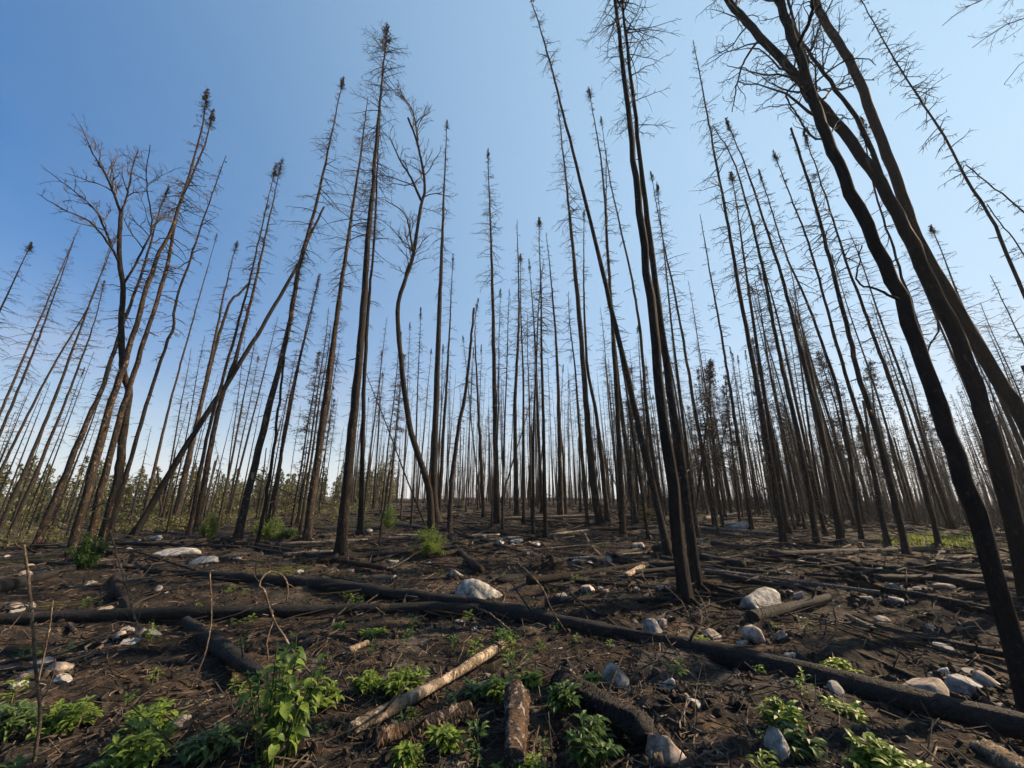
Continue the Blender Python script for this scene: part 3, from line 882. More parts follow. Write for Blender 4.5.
# far burnt trees that read as one mass
def far_burnt():
    r = np.random.default_rng(21)
    mb = MB(); mn = MB()
    n = 2900
    a = r.uniform(-1.08, 1.1, n); d = np.sqrt(r.uniform(44.0 ** 2, 125.0 ** 2, n))
    keep = r.random(n) < np.where(a > .3, 1.0, np.where(np.abs(a + .1) < .25, .45, .55))
    keep &= ~((a < -.4) & ((d > 62) | (r.random(n) < .6)))
    a, d = a[keep], d[keep]; n = len(a)
    x, y = d * np.sin(a), d * np.cos(a); z = ground(x, y) - .1
    Ht = r.uniform(9, 17, n)
    s = np.linspace(0, 1, 5)
    lx = r.normal(0, .03, (n, 2)) * Ht[:, None]
    C = np.stack([x[:, None] + lx[:, :1] * s, y[:, None] + lx[:, 1:] * s, z[:, None] + Ht[:, None] * s], -1)
    mb.tubes(C, (r.uniform(.045, .095, n))[:, None] * (1.02 - .85 * s)[None], 5)
    nb = 16
    ti = np.repeat(np.arange(n), nb); m = n * nb
    t = r.uniform(.35, 1, m); xx = t * 4; i = np.clip(xx.astype(int), 0, 3); f = (xx - i)[:, None]
    p = C[ti, i] * (1 - f) + C[ti, i + 1] * f
    az = r.uniform(0, 6.28, m); L = (1.15 - t) * r.uniform(.5, 1.7, m) + .1
    dr = np.stack([np.cos(az), np.sin(az), r.normal(-.15, .3, m)], -1)
    Q = p[:, None] + (L[:, None] * np.array([0, .5, 1]))[..., None] * dr[:, None]
    Q[:, 2, 2] -= .2 * L
    mb.tubes(Q, np.array([.018, .014, .006])[None] * np.ones((m, 1)), 3)
    sel = r.random(n) < np.where(a > .3, .5, .06)
    q = np.repeat(np.nonzero(sel)[0], 100); m = len(q)
    t = r.uniform(.25, 1, m); xx = t * 4; i = np.clip(xx.astype(int), 0, 3); f = (xx - i)[:, None]
    p = C[q, i] * (1 - f) + C[q, i + 1] * f
    az = r.uniform(0, 6.28, m); L = (1.12 - t) * .9 * r.random(m) + .05
    p = p + np.stack([np.cos(az) * L, np.sin(az) * L, -.3 * L], -1)
    V = np.array([[0, -.35, 0], [1, 0, .12], [0, .35, 0], [-1, 0, .1]])
    scatter(mn, V, np.array([[0, 1, 2, 3]]), None, p, rand_rot(r, m), r.uniform(.06, .16, m))
    o = link('burnt_forest', mb.mesh('burnt_forest', False), M['bark_dark'], kind='stuff', label='far burnt forest of countless thin dead trunks', cat='forest')
    link('scorched_needles', mn.mesh('scorched_needles', False), M['needle'], o, kind='stuff')
far_burnt()

def burnt_brush():
    """low scorched saplings and brush that close the view between the farther trunks"""
    r = np.random.default_rng(51)
    n = 800
    a = np.where(r.random(n) < .7, r.uniform(.3, 1.1, n), r.uniform(-.45, .3, n)); d = np.sqrt(r.uniform(30.0 ** 2, 95.0 ** 2, n))
    x, y = d * np.sin(a), d * np.cos(a); z = ground(x, y)
    per = 16; q = np.repeat(np.arange(n), per); m = len(q)
    h = r.uniform(.5, 2.2, n)[q] * r.uniform(.4, 1.0, m) * np.where(a > .3, 1.5, .45)[q]
    p = np.stack([x[q] + r.normal(0, .5, m), y[q] + r.normal(0, .5, m), z[q] - .05], -1)
    d2 = np.stack([r.normal(0, .35, m), r.normal(0, .35, m), np.ones(m)], -1)
    C = p[:, None] + (h[:, None] * np.array([0, .5, 1]))[..., None] * d2[:, None]
    C[:, 1:] += r.normal(0, .06, (m, 2, 3))
    mb = MB(); mb.tubes(C, np.array([.022, .016, .006])[None] * r.uniform(.6, 1.3, (m, 1)), 3)
    link('burnt_brush', mb.mesh('burnt_brush', False), M['branch_litter'], kind='stuff', label='low scorched brush between the farther trunks', cat='brush')
burnt_brush()

def conifer_mass():
    """living wood beyond the burnt ground"""
    r = np.random.default_rng(31)
    mb = MB()
    n = 620
    a = np.concatenate([r.uniform(-1.15, -.28, 430), r.uniform(-.28, 1.15, 190)])
    d = np.concatenate([r.uniform(60, 120, 430), r.uniform(190, 260, 190)])
    x, y = d * np.sin(a), d * np.cos(a); z = ground(x, y) - .2
    Ht = r.uniform(4.5, 7.5, n) * np.where(d > 150, 1.5, 1.0)
    per = 290
    q = np.repeat(np.arange(n), per); m = len(q)
    t = r.random(m) ** 1.15 * .97 + .02
    az = r.uniform(0, 6.28, m)
    wid = Ht[q] * .17 * (1 - t) ** .85 + .12
    L = wid * np.sqrt(r.uniform(.1, 1.1, m)) * (1 + .3 * np.sin(t * 40 + q))
    p = np.stack([x[q] + np.cos(az) * L, y[q] + np.sin(az) * L, z[q] + Ht[q] * t - .25 * L], -1)
    V = np.array([[-.6, -.5, 0], [1, 0, -.3], [-.5, .5, .1]])
    scatter(mb, V, None, np.array([[0, 1, 2]]), p, rand_rot(r, m), r.uniform(.10, .26, m))
    s = np.array([0, 1.0])
    C = np.stack([x[:, None] + 0 * s, y[:, None] + 0 * s, z[:, None] + Ht[:, None] * s], -1)
    mt = MB(); mt.tubes(C, np.array([.12, .02])[None] * np.ones((n, 1)), 5)
    o = link('distant_forest', mb.mesh('distant_forest', False), M['olive'], kind='stuff', label='distant olive green living forest along the skyline', cat='forest')
    link('trunks', mt.mesh('trunks'), M['bark_dark'], o, kind='stuff')
conifer_mass()

def undergrowth():
    r = np.random.default_rng(41)
    mb = MB()
    n = 300
    a = np.where(r.random(n) < 2, r.uniform(-1.1, -.35, n), r.uniform(.75, 1.15, n)); d = np.where(a < 0, r.uniform(24, 70, n), r.uniform(20, 40, n))
    x, y = d * np.sin(a), d * np.cos(a); z = ground(x, y)
    hgt = np.where(a < 0, r.uniform(.3, 1.2, n), r.uniform(.2, .5, n))
    per = 110; q = np.repeat(np.arange(n), per); m = len(q)
    dv = norm(r.normal(0, 1, (m, 3))) * (r.random(m) ** .4)[:, None]
    p = np.stack([x[q], y[q], z[q]], -1) + dv * np.stack([hgt[q] * .7, hgt[q] * .7, hgt[q] * .5], -1)
    p[:, 2] += hgt[q] * .45
    V = np.array([[0, -.4, 0], [1, 0, .15], [0, .4, 0], [-.8, 0, .1]])
    scatter(mb, V, np.array([[0, 1, 2, 3]]), None, p, rand_rot(r, m), r.uniform(.035, .09, m))
    link('undergrowth', mb.mesh('undergrowth', False), M['undergrowth'], kind='stuff', label='low yellowish green undergrowth in the hollow behind the trees', cat='undergrowth')
undergrowth()

def ico(sub=2):
    import bmesh
    bm = bmesh.new(); bmesh.ops.create_icosphere(bm, subdivisions=sub, radius=1)
    v = np.array([x.co[:] for x in bm.verts]); f = np.array([[q.index for q in p.verts] for p in bm.faces]); bm.free()
    return v, f
IV, IF = ico(3); IV2, IF2 = ico(1); IV3, IF3 = ico(2)
def rock_shape(r, V, rough=.16, cuts=9):
    v = V.copy()
    f = r.normal(0, 1, (5, 3)) * 1.6; ph = r.uniform(0, 6.28, 5)
    v *= (1 + .10 * np.sin(v @ f.T + ph).sum(1))[:, None]
    for k in range(cuts):       # broken facets
        n = norm(r.normal(0, 1, 3)); c = r.uniform(.45, .8)
        dd = v @ n; m = dd > c
        v[m] -= np.outer((dd[m] - c) * .96, n)
    f = r.normal(0, 1, (9, 3)) * 7; ph = r.uniform(0, 6.28, 9)
    v *= (1 + rough * .10 * np.sin(v @ f.T + ph).sum(1))[:, None]
    v *= (1 + r.normal(0, .014, len(v)))[:, None]
    return v / np.abs(v).max(0)
# ------------------------------------------------------------------ fallen logs
LOGN = 100
def log(pts, w0, w1, mat, label=None, name='fallen_log', stubs=6, split=0, sink=.2, group=None, lump=.07, sides=14, lift=None, cat='log', roots=0):
    r = np.random.default_rng(int(pts[0][0] * 13 + pts[0][1]) + 900)
    m = len(pts); Q = []; RR = []
    for i, (x, y) in enumerate(pts):
        w = w0 + (w1 - w0) * i / (m - 1)
        p, t = hit(x, y + w * .45)
        rad = w * t / F / 2
        extra = lift[i] if lift else 0
        if extra:
            p = on_plane(x, y, p); p[2] = max(p[2], float(ground(p[0], p[1])))
            Q.append(p)
        else: Q.append(p + np.array([0, 0, rad * (1 - sink)]))
        RR.append(rad)
    n = LOGN if not group else 16
    C = resample(np.array(Q), n)
    C[1:-1] += r.normal(0, .05, (n - 2, 3)) * np.mean(RR)
    R = np.interp(np.linspace(0, 1, n), np.linspace(0, 1, m), RR)
    if not lift:      # keep the log on, not under, the hummocks
        g = ground(C[:, 0], C[:, 1])
        t_ = np.linspace(0, 1, n); dg = 1 if (group or m == 3) else 2
        for ax_ in range(3): C[:, ax_] = np.polyval(np.polyfit(t_, C[:, ax_], dg), t_)
        g = ground(C[:, 0], C[:, 1])
        C[:, 2] += max(0.0, float(np.percentile(g - R * .25 - C[:, 2], 85)))
    base = C[0].copy(); C = C - base
    th = np.arange(sides) / sides * 2 * math.pi
    d = np.linspace(0, np.linalg.norm(C[-1]), n)
    ph = r.uniform(0, 6.28, 6)
    lp = 1 + lump * np.sin(2 * th[None] + d[:, None] * 2 + ph[0]) + lump * .6 * np.sin(5 * th[None] + d[:, None] * 5 + ph[1]) + r.normal(0, lump * .55, (n, sides)) + .10 * np.sin(d * 1.7 + ph[2])[:, None] - .28 * np.exp(-((d[:, None] - d[-1] * r.random()) / .25) ** 2) * (.5 + .5 * np.sin(th[None] + ph[4])) + .05 * np.sin(d * 6.1 + ph[3])[:, None]
    if split: lp = lp - split * np.exp(-((th[None] - 1.9 - .15 * np.sin(d * 9)[:, None]) / .3) ** 2) * (d[:, None] > d[-1] * .45)
    mb = MB(); mb.tubes(C, R, sides, close=True, lump=lp[None])
    o = link(name, mb.mesh(name), M[mat], None, base, label, cat, group)
    if stubs:
        ms = MB()
        t = r.uniform(.05, .95, stubs); p, T, rad = at(C, R, t)
        A, Bn = perp_frame(T); a = r.uniform(-.3, math.pi + .3, stubs)
        dd = np.cos(a)[:, None] * A + np.sin(a)[:, None] * np.array([0, 0, 1.]) + T * r.normal(0, .4, stubs)[:, None]
        l = rad * r.uniform(1.2, 3.0, stubs) + .05 + .25 * r.random(stubs) ** 3
        q = p[:, None] + (l[:, None] * np.array([0, .5, 1]))[..., None] * dd[:, None]
        sr = np.array([.014, .010, .005]) * min(1, float(R.mean()) / .05)
        if group:
            ms.tubes(q, sr[None] * np.ones((stubs, 1)), 4)
            link('branch_stubs', ms.mesh('branch_stubs'), M['twig'], o, kind='stuff')
        else:
            for k in range(stubs):
                ms = MB(); ms.tubes(q[k], sr, 5, close=True)
                link('branch_stub', ms.mesh('branch_stub'), M[mat], o)
    if roots:
        ms = MB()
        for k in range(roots):
            dd = norm(np.array([r.normal(0, 1), r.normal(0, 1), r.uniform(-.1, .8)]))
            pts_ = [C[0]]
            for j in range(5):
                dd = norm(dd + r.normal(0, .4, 3)); pts_.append(pts_[-1] + dd * r.uniform(.05, .14))
            ms.tubes(np.array(pts_), np.linspace(R[0] * .25, .004, 6), 5)
        link('root_fibres', ms.mesh('root_fibres'), M['litter_twig'], o, kind='stuff')
    return o

log([(-30, 620), (120, 616), (250, 612), (380, 609), (505, 611)], 11, 11.5, 'log_char', 'long straight charred log lying level beneath a second fallen trunk', stubs=5)
log([(150, 570), (260, 581), (360, 590), (440, 601), (520, 613), (640, 641), (768, 668), (900, 698), (1080, 744)], 6, 25, 'log_char', 'longest charred trunk slanting over another log toward the stones', stubs=16, sink=.1)
log([(349, 737), (400, 709), (455, 678), (503, 648)], 13, 8, 'log_tan', 'sunlit bleached tan log propped over a charred piece', stubs=2, sink=-.6)
log([(374, 744), (420, 728), (472, 712)], 25, 15, 'log_red', 'split scorched log half buried under the bleached tan log', stubs=2, sink=.15, lump=.14)
log([(514, 768), (516, 735), (517, 697)], 25, 22, 'log_scar', 'reddish split log end pointing away between green weeds', stubs=0, sink=0, lump=.1, split=.4, sides=22)
log([(556, 682), (600, 704), (642, 734)], 20, 33, 'log_char', 'short thick charred log with a burnt-off end beside ferny weeds', stubs=3, sink=.15, lump=.2)
log([(184, 622), (217, 645), (262, 678)], 11, 15, 'log_char', 'thick charred log butting under the long straight log', stubs=2, sink=.3, lump=.1)
log([(756, 618), (795, 609), (833, 597)], 12, 7, 'log_char', 'short charred log tilted up by the grey striped boulder', stubs=2, sink=-.1)
log([(450, 537), (458, 551), (472, 563), (482, 572)], 5, 9, 'bark_dark', 'curved root-like charred log at the foot of a snapped spruce', stubs=3)
log([(690, 527), (760, 533), (830, 540), (905, 551)], 3.5, 4.5, 'log_grey', 'long weathered grey log behind the straight tall spruce', stubs=5)
log([(700, 519), (735, 514), (748, 512)], 3, 3, 'log_grey', 'short weathered grey log far behind the close pair', stubs=0)
log([(715, 543), (790, 557), (860, 566)], 5, 5, 'log_char', 'dark log lying between the close pair and the crowded spruces', stubs=4)
log([(655, 549), (700, 556), (742, 566)], 8, 8, 'log_char', 'stout dark log right behind the close pair', stubs=3)
log([(840, 562), (900, 570), (990, 590)], 7, 8, 'log_char', 'upper one of two parallel charred logs before the massive trunk', stubs=4)
log([(850, 583), (920, 597), (1000, 612)], 9, 9, 'log_char', 'lower one of two parallel charred logs before the massive trunk', stubs=4)
log([(875, 627), (940, 640), (1010, 655)], 8, 7, 'log_char', 'charred log half sunk in dirt next to the pale stick', stubs=3, sink=.6)
log([(545, 603), (610, 600), (672, 601)], 7, 6, 'log_char', 'charred log lying behind the longest trunk near the thick spruce', stubs=4)
log([(715, 601), (755, 600), (770, 601)], 6, 5, 'log_char', 'short dark log end beside the thick spruce foot', stubs=0)
log([(470, 533), (560, 530), (668, 527)], 4, 4, 'log_char', 'level dark log across the middle of the stand', stubs=5)
log([(500, 519), (545, 517), (600, 516)], 3, 3, 'log_grey', 'thin grey log in the far middle of the stand', stubs=2)
log([(848, 617), (862, 624), (878, 633)], 4, 5, 'log_tan', 'short bright pale stick on the dark slope', name='stick', stubs=0, cat='stick', sink=-.3)
log([(985, 742), (1040, 768), (1075, 785)], 26, 30, 'log_tan', 'flat split pale timber half buried beyond the longest trunk', stubs=0, sink=.9, lump=.12)
log([(640, 600), (655, 590), (667, 582)], 4, 4, 'log_char', 'small charred bough beside the white stone', stubs=0)
log([(624, 577), (634, 573), (643, 567)], 5, 5, 'log_tan', 'short bright tan branch on the burnt slope', name='stick', stubs=0, cat='stick', sink=-.2)
log([(348, 652), (356, 648), (367, 643)], 9, 5, 'log_tan', 'pale tan wood fragment below the long straight log', name='wood_chunk', stubs=0, cat='wood', sink=.2, lump=.15)
log([(64, 619), (70, 628), (79, 634)], 5, 4, 'log_red', 'small curved reddish branch under the long straight log', name='stick', stubs=0, cat='stick')
log([(113, 578), (120, 595), (128, 610)], 9, 8, 'bark_dark', 'short burnt stem piece behind the long straight log', stubs=1)
log([(-20, 590), (40, 577), (72, 568)], 12, 5, 'log_char', 'thick charred log at the foot of the stout brown spruce', stubs=3, sink=.3)
log([(168, 570), (100, 566), (30, 562)], 3, 4, 'log_char', 'thin dark pole lying in front of leafy dark bush', stubs=4)
log([(815, 560), (850, 573), (872, 581)], 4, 6, 'log_char', 'dark branchy log end amid crossing fallen poles', stubs=6, roots=5)
def root_clump():
    r = np.random.default_rng(70)
    p, t = hit(546, 572)
    mb = MB(); mb.add(rock_shape(r, IV3, .6, 3) * np.array([.42, .35, .30]), None, IF3)
    o = link('root_clump', mb.mesh('root_clump', False), M['clod'], None, p + np.array([0, .2, .05]), 'upturned root clump bristling with dry fibres', 'root')
    mf = MB(); n = 160
    d = norm(np.stack([r.normal(0, 1, n), r.normal(0, 1, n), np.abs(r.normal(0, .7, n))], -1))
    C = [d * .26]
    for k in range(4): d = norm(d + r.normal(0, .35, (n, 3)) - [0, 0, .14]); C.append(C[-1] + d * r.uniform(.04, .12, (n, 1)))
    mf.tubes(np.stack(C, 1), np.linspace(.010, .003, 5)[None] * r.uniform(.6, 1.5, (n, 1)), 4)
    link('root_fibres', mf.mesh('root_fibres'), M['litter_twig'], o, kind='stuff')
root_clump()
log([(585, 536), (595, 552), (612, 566), (640, 585)], 3, 2.5, 'stick_pale', 'long dry branch crossing the dirt behind the longest trunk', name='stick', stubs=2, cat='stick')
log([(850, 650), (905, 672), (965, 700)], 5, 6, 'log_char', 'burnt pole half covered by dirt, pale stones above', stubs=3, sink=.6)
# random fallen poles farther back
rl = np.random.default_rng(8)
for k in range(190):
    x = rl.uniform(60, 1010); y = rl.uniform(511, 590) if x > 560 else rl.uniform(512, 556)
    ln = rl.uniform(25, 120) * (.5 + (y - 505) / 50); sl = rl.normal(.08 if x > 560 else 0, .16)
    w = .035 + .13 * rl.random() ** 1.8
    p, t = hit(x, y); wpx = w / t * F
    log([(x - ln / 2, y - sl * ln / 2), (x, y + rl.normal(0, .6)), (x + ln / 2, y + sl * ln / 2)], wpx * 1.1, wpx * .8, ['log_char', 'log_char', 'bark_dark', 'log_grey' if k % 8 == 7 else 'log_char'][k % 4],
        ['charred fallen pole lying among the standing trunks', 'charred fallen pole lying among the standing trunks', 'scorched brown fallen pole lying among the standing trunks', 'weathered grey fallen pole lying among the standing trunks' if k % 8 == 7 else 'charred fallen pole lying among the standing trunks'][k % 4],
        stubs=4, group=['charred fallen poles', 'charred fallen poles', 'scorched fallen poles', 'grey fallen poles' if k % 8 == 7 else 'charred fallen poles'][k % 4], sides=8)

# leaning thin poles and upright sticks: first pixel stands on the ground, the rest at its distance
def stick(pts, w, label, mat='stick_pale', off=0.0, name='stick', w1=None, twigs=0, cat='stick'):
    r = np.random.default_rng(int(pts[0][0] * 3 + pts[0][1]) + 60)
    base, t = hit(*pts[0])
    C = px_line(pts, base, 0, off, 28, .0045 * min(1, px_size(base) * 60), r)
    C = np.vstack([C[0] - np.array([0, 0, .06]), C])
    ra = w * .72 * px_size(base) / 2; rb = (w1 or w * .5) * px_size(base) / 2
    R = np.linspace(ra, rb, len(C)) * (1 + r.normal(0, .05, len(C)))
    C = C - base
    mb = MB(); mb.tubes(C, R, 8, close=True)
    o = link(name, mb.mesh(name), M[mat], None, base, label, cat)
    if twigs:
        mt = MB(); limbs_grow(r, C, R, twigs, .25, 1, mt, .2, .05)
        link('twig', mt.mesh('twig'), M[mat], o)
    return o
stick([(33, 768), (38, 735), (40, 712), (35, 660), (31, 600), (24, 545)], 6, 'tall upright pale dead stick with wavy foot by green weeds', twigs=3)
stick([(36, 690), (44, 655), (50, 625), (53, 600)], 3, 'short dark twig standing against the tall upright stick', 'stick_pale')
stick([(190, 634), (170, 641), (153, 644), (137, 622), (125, 580), (117, 555), (110, 530)], 3.2, 'bent sapling stem curving up from the ground before charred log', w1=1.8, twigs=3, off=.3)
stick([(192, 685), (204, 657), (211, 620), (210, 572)], 2.6, 'thin upright curved twig crossing the long straight log', w1=1.5, off=.2)
stick([(313, 675), (300, 662), (286, 640), (274, 620), (265, 592), (259, 585), (266, 573), (280, 573), (288, 586), (286, 602)], 3.4, 'dead sapling bent over into a loop', w1=2, off=.3, twigs=3)
stick([(268, 660), (267, 640), (273, 622), (272, 610)], 2.8, 'grey forked twig leaning on the looped sapling', 'stick_pale')
stick([(567, 634), (552, 610), (540, 585), (517, 563), (505, 562)], 2.6, 'long curved dry twig arching over the longest trunk', off=.2)
stick([(512, 632), (490, 614), (470, 605)], 2.6, 'dry twig lying across the crossing of two logs', off=.2)
stick([(610, 635), (560, 632), (520, 634), (500, 625)], 2.6, 'thin dry branch lying before the longest trunk', off=.1)
stick([(625, 700), (632, 682), (640, 669), (655, 662), (661, 660)], 3, 'pale arched rootlet between two grey stones', w1=2)
stick([(645, 690), (643, 675), (642, 668)], 2, 'small pale rootlet under the arched one')
stick([(655, 700), (668, 702), (690, 722), (725, 752)], 3, 'pale thin branch running down toward the pinkish boulder', off=-.5)
stick([(455, 748), (470, 738), (480, 718), (497, 708), (515, 693)], 3, 'curved pale stick touching the reddish split log', off=.4, w1=2)
stick([(832, 640), (836, 625), (832, 600)], 2.4, 'small forked pale twig at the end of tilted charred log', w1=1.6, twigs=2)
stick([(822, 640), (826, 628), (825, 616)], 2.6, 'crooked grey twig standing near the pale stick')
stick([(690, 622), (680, 600), (655, 578)], 1.8, 'thin dry twig leaning beside the thick spruce foot', off=.3)
stick([(709, 628), (704, 605), (697, 592)], 2, 'thin twig leaning against the thick spruce foot')
stick([(775, 640), (764, 615), (755, 600)], 1.8, 'fine twig standing among tan stones')
stick([(845, 533), (804, 511), (745, 477), (685, 447)], 2.6, 'long thin dead pole leaning across the crowded spruces', 'bark_dark', 2.5, 'leaning_pole', twigs=4, cat='pole')
stick([(842, 540), (838, 528), (810, 500), (790, 455), (776, 415)], 2.4, 'curved dead pole slanting up among crowded spruces', 'bark_dark', 1.0, 'leaning_pole', cat='pole')
stick([(875, 505), (850, 487), (832, 475), (800, 452)], 2.4, 'pale leaning pole deep in the crowded stand', 'log_grey', 1.0, 'leaning_pole', cat='pole')
stick([(935, 546), (922, 534), (905, 523), (885, 510)], 2.6, 'short pale pole propped before the green grass', 'log_grey', .5, 'leaning_pole', cat='pole')
stick([(345, 507), (310, 500), (277, 488), (255, 478)], 2.4, 'thin dark pole caught slantwise between brown spruces', 'bark_black', .5, 'leaning_pole', cat='pole')
stick([(380, 550), (380, 535), (385, 505), (390, 470), (395, 440)], 3.4, 'thin pale-footed sapling trunk curving up beside a bush', 'bark_brown', 0, 'dead_sapling', 1.6, 6, 'sapling')

# ------------------------------------------------------------------ stones
def rock(x, y, w, h, mat, label, group=None, name='rock'):
    r = np.random.default_rng(int(x * 7 + y * 3) + 300)
    p, t = hit(x, y + h * .4)
    sx = w * t / F / 2; sz = h * t / F / 2
    v = rock_shape(r, IV) * np.array([sx * 1.05, max(sx * r.uniform(.7, 1), sz), sz * 1.4])
    a = r.uniform(-.35, .35); c, s = math.cos(a), math.sin(a)
    v = v @ np.array([[c, -s, 0], [s, c, 0], [0, 0, 1]]).T
    mb = MB(); mb.add(v, None, IF)
    p = p + np.array([0, sx * .5, 0]); p[2] = float(ground_fine(p[0], p[1])) + sz * .15
    return link(name, mb.mesh(name, True), M[mat], None, p, label, 'rock', group)
G, T_, Wt = 'rock_grey', 'rock_tan', 'rock_white'
for a in [
    (768, 602, 52, 26, G, 'flat blue-grey striped boulder by the tilted charred log'),
    (761, 636, 26, 19, T_, 'rounded tan stone below the striped boulder'), (783, 634, 17, 11, T_, 'smaller tan stone touching the rounded tan one'),
    (655, 625, 26, 24, G, 'angular grey stone above the longest trunk'), (716, 634, 20, 12, T_, 'pointed pale tan stone right of the thick spruce'),
    (672, 621, 10, 8, Wt, 'little pale stone next to the angular grey one'), (616, 677, 29, 27, G, 'blocky grey stone behind the short thick log'),
    (671, 687, 19, 21, G, 'upright egg-shaped grey stone'), (699, 709, 26, 12, G, 'flat grey stone below the egg-shaped one'),
    (674, 754, 52, 36, T_, 'large pinkish tan boulder beside the burnt-off log end'), (931, 692, 43, 22, T_, 'low domed tan boulder touching the longest trunk'),
    (952, 673, 19, 11, Wt, 'small white stone above the domed boulder'), (976, 686, 42, 18, G, 'flat grey slab beside the white stone'),
    (999, 683, 32, 16, T_, 'wedge-shaped tan slab against the massive trunk'), (951, 654, 11, 5, Wt, 'tiny white stone, left of two above the slabs'),
    (967, 658, 12, 5, Wt, 'tiny white stone, right of two above the slabs'), (478, 590, 44, 26, G, 'big grey boulder leaning on the long log'),
    (500, 543, 15, 7, Wt, 'flat white stone, first of three in a row'), (516, 542, 14, 6, Wt, 'flat white stone, middle of three in a row'),
    (537, 544, 13, 5, Wt, 'flat bluish white stone, last of three in a row'), (483, 537, 8, 5, Wt, 'small pale stone before the row of three'),
    (581, 563, 25, 9, Wt, 'long flat cream stone beyond the root clump'), (607, 561, 10, 9, G, 'little bluish stone beside the long cream stone'),
    (671, 588, 11, 10, Wt, 'bright white stone against the thick spruce foot'), (793, 657, 15, 9, G, 'pale grey stone just above the longest trunk'),
    (772, 655, 7, 5, Wt, 'pebble beside the pale grey stone'), (488, 686, 36, 22, T_, 'flat-topped brown stone under the bleached log tip'),
    (393, 578, 8, 7, Wt, 'round white pebble on open dirt behind the long log'), (152, 538, 19, 7, Wt, 'white ledge stone at the foot of the leaning trunk'),
    (166, 555, 42, 9, Wt, 'long flat white rock slab left of its twin'), (200, 560, 27, 9, Wt, 'flat white rock slab right of the longer one'),
    (156, 591, 13, 9, T_, 'tan stone by thin pole lying left'), (135, 636, 15, 12, T_, 'orange tan stone under the bent sapling'),
    (117, 634, 13, 13, T_, 'dull brown stone in the shade of the long log'), (10, 607, 14, 11, T_, 'tan stone at the near end of the thick charred log'),
    (780, 752, 22, 30, G, 'upright grey stone beside bright green weeds'), (741, 526, 28, 10, G, 'lilac grey rock amid the fallen grey logs'),
    (640, 546, 14, 8, T_, 'tan stone under the double-tufted spruce'), (955, 566, 16, 8, G, 'grey stone before the massive trunk'),
    (945, 551, 14, 6, Wt, 'pale stone at the edge of the green grass'), (925, 588, 20, 7, G, 'grey slab between the parallel charred logs'),
    (900, 603, 14, 6, G, 'grey stone under the lower parallel log'), (934, 626, 9, 8, T_, 'orange tan stone on the dark slope'),
    (802, 547, 12, 5, Wt, 'white stone by the weathered grey log'), (866, 600, 12, 6, T_, 'tan stone amid crossing fallen poles'),
    (35, 662, 26, 8, T_, 'flat tan stone behind the tall upright stick'), (52, 672, 22, 12, T_, 'crumbly tan stone right of the tall upright stick'),
    (20, 676, 14, 10, T_, 'small tan stone left of the tall upright stick'), (790, 597, 12, 6, Wt, 'white pebble on the striped boulder edge'),
    (455, 576, 14, 9, T_, 'flat tan stone left of the big grey boulder'), (590, 590, 18, 8, T_, 'low brown stone beside the charred log'),
    (740, 700, 9, 6, Wt, 'pale pebble right of the flat grey stone'), (1005, 705, 14, 7, T_, 'tan stone between slab and longest trunk')]:
    rock(*a)
rr_ = np.random.default_rng(19)
bpy.context.view_layer.update()
ROCKS = [o for o in bpy.data.objects if o.name.split('.')[0] == 'rock']
RP = []
for k in range(6):
    mb = MB(); mb.add(rock_shape(rr_, IV3, .3, 7) * np.array([1, .8, .55]), None, IF3); RP.append(mb.mesh('stone', False))
RM = [0, 1, 2, 0, 1, 2]
for k, me in enumerate(RP): me.materials.append(M[[G, T_, Wt][RM[k]]])
for k in range(230):
    a = rr_.uniform(-.93, .93)
    if rr_.random() < .4: a = rr_.uniform(-.1, .93)
    d = 2.8 + 15 * rr_.random() ** 1.1
    x, y = d * math.sin(a), d * math.cos(a)
    if k % 5 < 2:                              # smaller pieces broken off beside the bigger stones
        o_ = ROCKS[int(rr_.integers(0, len(ROCKS)))]; q = max(o_.dimensions.x, .1)
        a2 = rr_.uniform(0, 6.28); x = o_.location.x + math.cos(a2) * q * rr_.uniform(.55, 1.3); y = o_.location.y + math.sin(a2) * q * rr_.uniform(.55, 1.1); d = math.hypot(x, y)
    kind = k % 3; me = RP[k % 6]
    s = (.010 + .045 * rr_.random() ** 2.5) * (1 + d / 6)
    o = link('stone', me, None, None, (x, y, float(ground_fine(x, y)) + s * .1), ['small grey stone scattered on burnt dirt', 'small tan stone scattered on burnt dirt', 'small whitish stone scattered on burnt dirt'][kind], 'stone', ['scattered grey stones', 'scattered tan stones', 'scattered whitish stones'][kind])
    o.scale = (s * rr_.uniform(.7, 1.4), s, s * rr_.uniform(.7, 1.1)); o.rotation_euler = (rr_.normal(0, .3), rr_.normal(0, .3), rr_.uniform(0, 6.28))

# ------------------------------------------------------------------ green plants
LEAFV = np.array([[0, 0, 0], [.32, .20, .10], [.75, .15, .03], [1, 0, -.2], [.75, -.15, .03], [.32, -.20, .10], [.5, 0, .04]])
LEAFT = np.array([[0, 6, 1], [1, 6, 2], [2, 6, 3], [3, 6, 4], [4, 6, 5], [5, 6, 0]])

def basis(d, roll_up):
    d = norm(d); s = norm(np.cross(np.broadcast_to(roll_up, d.shape), d)); n = np.cross(d, s)
    return np.stack([d, s, n], -1)

